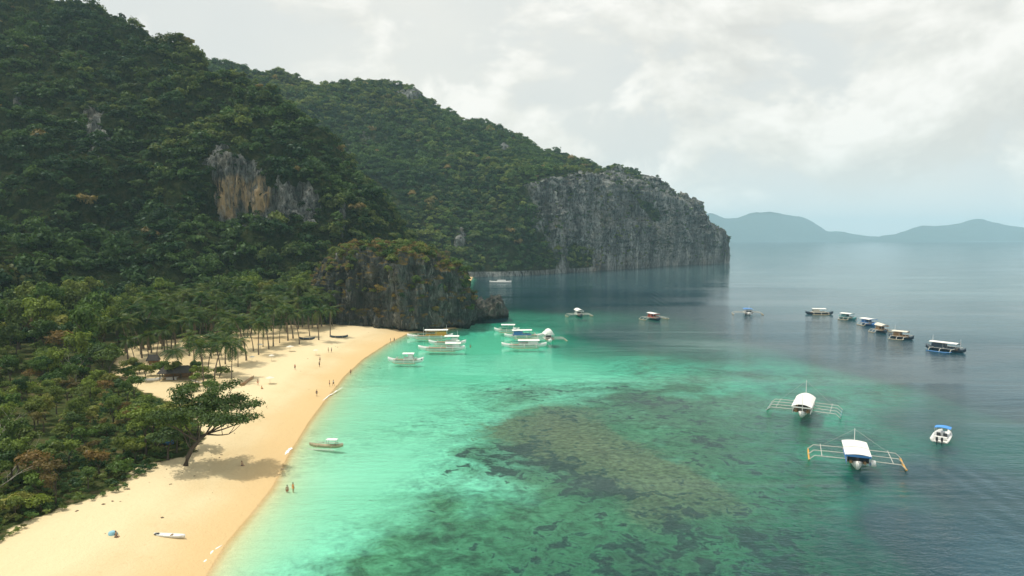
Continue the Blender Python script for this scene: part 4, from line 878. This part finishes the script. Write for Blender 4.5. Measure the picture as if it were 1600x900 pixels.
MB().box((.9, 0, 1.0), (.7, .9, .9), None, .85).build('console', M_white, sb_)
for s in (-.6, .6): MB().box((-.4, s, .85), (.6, .7, .5)).box((-.68, s, 1.2), (.14, .7, .55)).build('seat', M_dark, sb_)
MB().box((-2.0, 0, .78), (.7, 2.2, .4)).build('bench', M_white, sb_)
for s in (-.45, .45): MB().box((-3.8, s, .85), (.5, .42, .75), None, .8).tube([(-3.85, s, .6), (-3.85, s, -.5)], .1, 5).build('outboard_engine', M_dark, sb_)

# ------------------------------------------------------------------ people
M_skin = paint('skin', (.42, .25, .15), .6, .1); M_hair = paint('dark_hair', (.02, .015, .012), .6, .1)
M_cloth = [paint(n_, c_, .8, .15) for n_, c_ in (('dark_clothing', (.03, .035, .05)), ('white_clothing', (.7, .68, .64)), ('red_clothing', (.6, .16, .08)), ('blue_clothing', (.08, .2, .4)), ('orange_clothing', (.8, .35, .1)))]
def skin_body(joints, edges, radii, name):
    me = bpy.data.meshes.new(name); me.from_pydata(joints, edges, []); o = bpy.data.objects.new(name, me); COL.objects.link(o)
    m = o.modifiers.new('skin', 'SKIN'); m.use_smooth_shade = True
    for v, r in zip(me.skin_vertices[0].data, radii): v.radius = (r, r)
    me.skin_vertices[0].data[0].use_root = True
    s = o.modifiers.new('sub', 'SUBSURF'); s.levels = 1; s.render_levels = 1
    dg = bpy.context.evaluated_depsgraph_get(); em = bpy.data.meshes.new_from_object(o.evaluated_get(dg)); bpy.data.objects.remove(o); em.name = name; em.materials.clear(); return em
def person_meshes(pose):
    J = []; E = []; Rd = []
    def j(p, r, par=None):
        J.append(p); Rd.append(r)
        if par is not None: E.append((par, len(J)-1))
        return len(J)-1
    sit = pose == 'sit'; z = -.5 if sit else 0
    pel = j((0, 0, .95+z), .13); wa = j((0, 0, 1.12+z), .115, pel); ch = j((.02, 0, 1.32+z), .145, wa); ne = j((.02, 0, 1.50+z), .055, ch); h1 = j((.03, 0, 1.60+z), .085, ne); h2 = j((.035, 0, 1.70+z), .09, h1); j((.02, 0, 1.775+z), .06, h2); j((.115, 0, 1.64+z), .018, h1)
    for s in (-1, 1):
        j((.02, s*.095, 1.655+z), .015, h1)
        a = .25*s if pose == 'walk' else 0
        hp = j((0, s*.10, .90+z), .095, pel)
        if sit: kn = j((.42, s*.14, .93+z), .065, hp); an = j((.55, s*.14, .54+z), .042, kn)
        else: kn = j((.06+a*.7, s*.11, .50), .062, hp); an = j((a*1.2-(.06 if a < 0 else 0), s*.11, .09+(.05 if a < 0 else 0)), .042, kn)
        ax = J[an]; j((ax[0]+.16, ax[1], ax[2]-.05), .035, an)
        sh = j((.0, s*.19, 1.42+z), .062, ch); el = j((-.02-a*.5+(.12 if sit else 0), s*.25, 1.14+z), .042, sh); wr = j((.08-a*.9+(.2 if sit else 0), s*.26, .92+z+(.08 if sit else 0)), .03, el)
        wx = J[wr]; pm = j((wx[0]+.02, wx[1], wx[2]-.07), .032, wr)
        for q, (dx, ln_) in enumerate(((-.03, .08), (-.01, .095), (.012, .09), (.032, .07))):
            m = j((wx[0]+.02+dx, wx[1], wx[2]-.07-ln_*.6), .009, pm); j((wx[0]+.03+dx, wx[1]-s*.015, wx[2]-.07-ln_), .008, m)
        j((wx[0]+.065, wx[1]-s*.02, wx[2]-.10), .009, pm)
    body = skin_body(J, E, Rd, 'body'); body.materials.append(M_skin)
    hair = MB(); V = []; Fs = []
    for a in range(5):
        for b in range(10):
            t = a/4*1.75; u = b/10*2*math.pi; V.append((.015+.108*math.sin(t)*math.cos(u)-.02, .105*math.sin(t)*math.sin(u), 1.69+z+.125*math.cos(t)))
    for a in range(4):
        for b in range(10): Fs.append((a*10+b, a*10+(b+1) % 10, a*10+10+(b+1) % 10, a*10+10+b))
    mh = bpy.data.meshes.new('hair'); mh.from_pydata(V, [], [f for f in Fs if not (f[0] % 10 in (0, 9) and f[0] >= 20)]); mh.materials.append(M_hair)
    sj = [(0, 0, .97+z), (0, -.10, .9+z), (0, .10, .9+z)]; se = [(0, 1), (0, 2)]; sr = [.15, .115, .115]
    for s, k in ((-1, 1), (1, 2)):
        kn = J[[i for i, p in enumerate(J) if abs(p[1]-s*(.14 if sit else .11)) < 1e-6][0]]; hp = Vector(sj[k]); sj.append(tuple(hp+(Vector(kn)-hp)*.62)); se.append((k, len(sj)-1)); sr.append(.095)
    shorts = skin_body(sj, se, sr, 'shorts')
    tj = [(0, 0, 1.03+z), (0, 0, 1.15+z), (.02, 0, 1.34+z), (0, -.2, 1.40+z), (0, .2, 1.40+z), (0, -.235, 1.25+z), (0, .235, 1.25+z)]
    top = skin_body(tj, [(0, 1), (1, 2), (2, 3), (2, 4), (3, 5), (4, 6)], [.14, .13, .16, .075, .075, .06, .06], 'shirt')
    return body, mh, shorts, top
PM = {p: person_meshes(p) for p in ('stand', 'walk', 'sit')}
cl_cache = {}
def clothed(me, m):
    k = (me.name, m.name)
    if k not in cl_cache: c_ = me.copy(); c_.materials.clear(); c_.materials.append(m); c_.name = me.name.split('.')[0]; cl_cache[k] = c_
    return cl_cache[k]
def person(x, y, pose, rz, lower, upper, label, group=None, z=None, lift=0):
    q = gnd(x, y, 0 if z is None else z); zz = gz1(q[0], q[1]) if z is None else z; q = gnd(x, y, max(zz, -.9)+.0) if z is None and zz > 0 else q
    root = empty('person', (q[0], q[1], (max(gz1(q[0], q[1]), -.95) if z is None else z)+lift), rz); b, h_, s_, t_ = PM[pose]
    link('body', b, None, root); link('hair', h_, None, root); link('shorts', clothed(s_, M_cloth[lower]), None, root)
    if upper is not None: link('shirt', clothed(t_, M_cloth[upper]), None, root)
    return tag(root, label, 'person', group)
ppl = [(495, 619, 'walk', 1.2, 0, 0, 'person in dark clothes walking alone on the sand above the middle foam strip'),
 (515, 604, 'stand', .3, 0, 2, 'person in a red top, left of the pair by the water line'), (521, 603, 'walk', 2.5, 0, 1, 'person in a white top, right of the pair by the water line'),
 (548, 584, 'walk', -1.5, 0, None, 'bare chested person walking on the wet sand beyond the middle foam strip'), (610, 535, 'stand', 0, 1, 3, 'person in a blue top, left of the two near the far end of the beach'), (616, 533, 'stand', 1, 0, 0, 'person in dark clothes, right of the two near the far end of the beach'),
 (461, 577, 'walk', 2, 0, 2, 'person in a red top walking across the middle of the sand'), (499, 573, 'stand', 1, 0, 0, 'person in dark clothes standing beside another in mid beach'), (500, 565, 'stand', -2, 0, 1, 'person in a white top standing behind one in dark clothes in mid beach'),
 (513, 550, 'stand', 0, 0, 2, 'person in a red top, left of the pair high on the far sand'), (518, 550, 'stand', 3, 0, 3, 'person in a blue top, right of the pair high on the far sand'),
 (403, 602, 'walk', 1, 2, None, 'bare chested person in red shorts walking near the driftwood log'), (409, 607, 'sit', 1, 0, 4, 'person in an orange top sitting on the sand near the driftwood log'),
 (378, 727, 'sit', 0, 0, None, 'bare chested person sitting on the sand right of the leaning tree'), (181, 838, 'sit', 0, 0, 0, 'person in dark clothes sitting beside the blue bundle on the near sand')]
for x, y, pose, rz, lo, up, lab in ppl: person(x, y, pose, rz, lo, up, lab, lift=-.4 if pose == 'sit' else 0)
person(458, 770, 'stand', 1, 4, 4, 'person in orange standing knee deep in the water, right of the pair', z=-.75); person(449, 774, 'stand', 2, 2, None, 'bare chested bather low in the water, left of the pair', z=-1.1)
person(735, 545, 'stand', 2, 2, None, 'bather in the water right of the long white boats', z=-.7)

# ------------------------------------------------------------------ things on the beach
def on_sand(x, y, dz=0): q = gnd(x, y, 2.2); zz = gz1(q[0], q[1]); q = gnd(x, y, zz); return (q[0], q[1], zz+dz)
o = empty('beached_canoe', on_sand(265, 840, .05), R(-6)); tag(o, 'pale grey canoe lying on the near sand', 'canoe'); hull_mesh(4.6, .75, .05, .42, .12).build('hull', M_white, o, True); MB().box((-1.9, 0, .42), (.5, .5, .12)).build('stern_seat', M_dark, o); MB().box((.3, 0, .38), (.18, .62, .06)).build('thwart', M_wood, o)
q = on_sand(176, 836); r = np.random.default_rng(4); u, v = np.meshgrid(np.linspace(0, 2*math.pi, 17)[:-1], np.linspace(0, 1, 8)); rad = .62*np.cos(v*math.pi/2)**.6*(1+.16*np.sin(3*u+v*4)); B_ = np.stack([rad*np.cos(u), rad*.8*np.sin(u), .6*np.sin(v*math.pi/2)], -1)
o = link('beach_bag', np_mesh('beach_bag', B_.reshape(-1, 3), grid_faces(8, 16, True), True), paint('light_blue_cloth', (.25, .5, .6), .8), None, q); tag(o, 'light blue cloth bundle on the near sand beside a sitting person', 'bag')
def log(a, b, r0, label):
    A_, B2 = Vector(on_sand(*a, r0*.7)), Vector(on_sand(*b, r0*.9)); d = B2-A_; rr_ = random.Random(3)
    mb = MB().tube([A_+d*t+Vector((rr_.uniform(-.15, .15), rr_.uniform(-.15, .15), rr_.uniform(0, .12))) for t in (0, .2, .4, .6, .8, 1)], [r0*1.5, r0, r0*.95, r0*.85, r0*.7, r0*.35], 8)
    mb.tube([A_+d*.05, A_+Vector((-.5, .3, .9))], [r0*.5, .04], 5).tube([A_+d*.6, A_+d*.75+Vector((0, .5, .7))], [r0*.4, .03], 5); o = mb.build('driftwood_log', M_pale if r0 < .3 else M_wood, None, True); return tag(o, label, 'log')
log((378, 603), (397, 590), .42, 'thick brown driftwood log lying below the palms'); log((300, 596), (340, 605), .22, 'thin pale driftwood trunk lying at the edge of the near thicket')
def hut(x, y, w, d, label, roofm):
    q = on_sand(x, y); o = empty('beach_hut', q, R(12)); tag(o, label, 'hut')
    for sx in (-1, 1):
        for sy in (-1, 1): MB().tube([(sx*w*.42, sy*d*.4, 0), (sx*w*.42, sy*d*.4, 2.4)], .09, 6).build('post', M_bark, o)
    MB().add([(-w/2, -d/2, 2.2), (w/2, -d/2, 2.2), (w/2, d/2, 2.2), (-w/2, d/2, 2.2), (-w*.36, 0, 4.0), (w*.36, 0, 4.0), (-w/2, -d/2, 2.32), (w/2, -d/2, 2.32), (w/2, d/2, 2.32), (-w/2, d/2, 2.32)], [(0, 1, 2, 3)[::-1], (6, 7, 5, 4), (7, 8, 5), (8, 9, 4, 5), (9, 6, 4), (0, 1, 7, 6), (1, 2, 8, 7), (2, 3, 9, 8), (3, 0, 6, 9)]).build('roof', roofm, o)
    MB().box((0, d*.36, 1.1), (w*.84, .08, 2.0)).build('back_wall', M_wood, o); MB().box((-w*.15, 0, .75), (w*.4, .8, .08)).box((-w*.15, 0, .36), (w*.3, .5, .7)).build('counter', M_white, o); return o
M_thatch = paint('dark_thatch', (.05, .045, .04), .9, .4, 2.0)
hut(276, 593, 9, 5.5, 'open beach hut with a dark low roof among the front palms', M_thatch)
hut(240, 574, 3.6, 2.6, 'tiny dark roofed shelter left of the larger hut', M_thatch)
def beached(x, y, hd, L_, hm, label):
    o = empty('beached_canoe', on_sand(x, y, .2), hd); tag(o, label, 'canoe', 'canoes drawn up under the palms'); hull_mesh(L_, L_*.13, .15, .6, .5).build('hull', hm, o, True)
    for xx in (-L_*.2, L_*.2): MB().tube([(xx, -2, .1), (xx, -1, .75), (xx, 1, .75), (xx, 2, .1)], .05, 4).build('outrigger_arm', M_bamboo, o)
    return o
beached(530, 528, R(10), 7, M_navy, 'dark canoe drawn up on the far sand beyond the palms'); beached(480, 531, R(5), 6, M_navy, 'dark canoe drawn up among the far palm trunks')
beached(250, 694, R(160), 7, M_blue, 'blue and white canoe left in the thicket behind the leaning tree'); beached(237, 596, R(20), 5, M_white, 'white canoe beside the small shelter in the grove')
for k, (x, y, s) in enumerate(((453, 549, 1.1), (424, 564, .8), (422, 600, 1.0), (494, 555, .8), (407, 546, .9), (394, 566, .8))):
    q = on_sand(x, y); o = empty('beach_umbrella', q, k); 
    MB().tube([(0, 0, 0), (.1, 0, 2.1)], .035, 5).build('pole', M_pole, o)
    n = 8; V = [(.1, 0, 2.2)]+[(.1+1.25*s*math.cos(6.283*i/n), 1.25*s*math.sin(6.283*i/n), 1.75) for i in range(n)]+[(.1, 0, 2.16)]; Fs = [(0, 1+i, 1+(i+1) % n) for i in range(n)]
    MB().add(V[:9], Fs).build('canopy', M_tan, o); tag(o, ['tan sun umbrella right of the palms, farthest in a line of six', 'small tan sun umbrella behind the driftwood log', 'tan sun umbrella nearest the water among six', 'small tan sun umbrella beside two people in mid beach', 'tan sun umbrella at the foot of the palms', 'small tan sun umbrella between palm trunks and driftwood'][k], 'umbrella', 'sun umbrellas on the far sand')
# litter washed up or blown over the sand
pp = np.array(scatter_px([(300, 700), (240, 742), (140, 805), (0, 872), (0, 900), (330, 800), (420, 660), (560, 560), (610, 528), (530, 515), (430, 518), (345, 530), (250, 545), (190, 575), (240, 610), (330, 640)], 900, .3))
vs = veg_sd(pp[:, 0], pp[:, 1]); pp = pp[rng.random(len(pp)) < np.exp(vs/9)+.07]; n = len(pp); L_ = .06+.22*rng.random(n)**2; a = rng.random(n)*6.28; W_ = L_*(.25+.6*rng.random(n)); Hh = L_*.35
q = np.array([(-1, -1, 0), (1, -1, 0), (1, 1, 0), (-1, 1, 0), (-.6, -.5, 1), (.7, -.6, .8), (.5, .6, 1), (-.7, .5, .7)])
X = q[None, :, 0]*L_[:, None]; Y = q[None, :, 1]*W_[:, None]; Vv = np.stack([X*np.cos(a)[:, None]-Y*np.sin(a)[:, None]+pp[:, :1], X*np.sin(a)[:, None]+Y*np.cos(a)[:, None]+pp[:, 1:2], q[None, :, 2]*Hh[:, None]+pp[:, 2:3]], -1)
Ff = (np.arange(n)[:, None, None]*8+np.array([(4, 5, 6, 7), (0, 1, 5, 4), (1, 2, 6, 5), (2, 3, 7, 6), (3, 0, 4, 7)])[None]).reshape(-1, 4)
tag(link('beach_litter', np_mesh('beach_litter', Vv.reshape(-1, 3), Ff, False), bark_mat('litter', (.06, .045, .03), (.2, .15, .1))), 'dark twigs, husks and leaves littering the upper sand', kind='stuff')
# reefs of foam
M_foam, tf, of = new_mat('foam'); pf = nd(tf, 'ShaderNodeBsdfDiffuse'); pf.inputs[0].default_value = (.82, .84, .82, 1); tb = nd(tf, 'ShaderNodeBsdfTransparent'); mf = nd(tf, 'ShaderNodeMixShader')
tf.links.new(ramp(tf, mth(tf, 'SUBTRACT', attr(tf, 'cover').outputs['Fac'], mth(tf, 'MULTIPLY', noise(tf, geo_pos(tf), 2.2, 5, .7), .9)), [(.0, 0), (.18, 1)]), mf.inputs[0])
tf.links.new(tb.outputs[0], mf.inputs[1]); tf.links.new(pf.outputs[0], mf.inputs[2]); tf.links.new(mf.outputs[0], of.inputs[0])
def foam(pts, w, z, label, cov=1.15):
    W = [gnd(*p) for p in pts]; ts = np.linspace(0, len(W)-1, 60); C_ = np.stack([np.interp(ts, range(len(W)), [q[k] for q in W]) for k in (0, 1)], -1); T = np.gradient(C_, axis=0); T /= np.linalg.norm(T, axis=1)[:, None]; Nn = np.stack([T[:, 1], -T[:, 0]], -1)
    rows_ = []; cv = []; s = np.linspace(-1, 1, 9); env = np.sin(np.linspace(0, math.pi, 60))**.6*(.65+.6*perlin(np.stack([np.linspace(0, 9, 60)+len(pts)*3.1, np.full(60, .5), np.full(60, w)], -1))); env = np.clip(env, .05, 1.3)
    wob = perlin(np.stack([ts*1.3, 0*ts, 0*ts], -1))*.5
    for q in s: rows_.append(np.concatenate([C_+Nn*(q*w*env+wob*.8)[:, None], np.full((60, 1), z)+(.10*(1-q*q)*env)[:, None]], 1)); cv.append(cov*(1-q*q)*env)
    me = np_mesh('foam', np.array(rows_).reshape(-1, 3), grid_faces(9, 60), True, {'cover': (*P_, np.array(cv))}); tag(link('foam', me, M_foam), label, kind='stuff')
foam([(296, 905), (316, 882), (334, 862), (352, 846)], .35, .06, 'white foam of a small wave on the near shore', 2.0); foam([(444, 712), (450, 705), (458, 698)], .6, .05, 'short white foam patch by the canoe', 1.9)
foam([(500, 629), (515, 618), (527, 611), (540, 601)], .3, .05, 'thin white foam strip on the middle shore', 1.8)
foam([(1172, 494), (1150, 504), (1125, 520)], 2.2, .05, 'pale wake trailing to the left behind the blue roofed boat', .5); foam([(1176, 494), (1185, 503), (1176, 512)], 1.5, .05, 'pale wake close behind the blue roofed boat', .5)

# ------------------------------------------------------------------ haze
mb = MB().box((0, 0, 0), (26000, 26000, 1)); bx = mb.build('haze', None); bx.scale = (1, 1, 440); bx.location = (0, 0, 440/2-34)
mh, th, oh = new_mat('haze_air'); pv = nd(th, 'ShaderNodeVolumePrincipled'); pv.inputs['Color'].default_value = (.58, .85, 1, 1); pv.inputs['Density'].default_value = 9.5e-5; pv.inputs['Anisotropy'].default_value = 0
th.links.new(pv.outputs[0], oh.inputs['Volume']); bx.data.materials.append(mh); tag(bx, 'pale sea haze', kind='stuff')
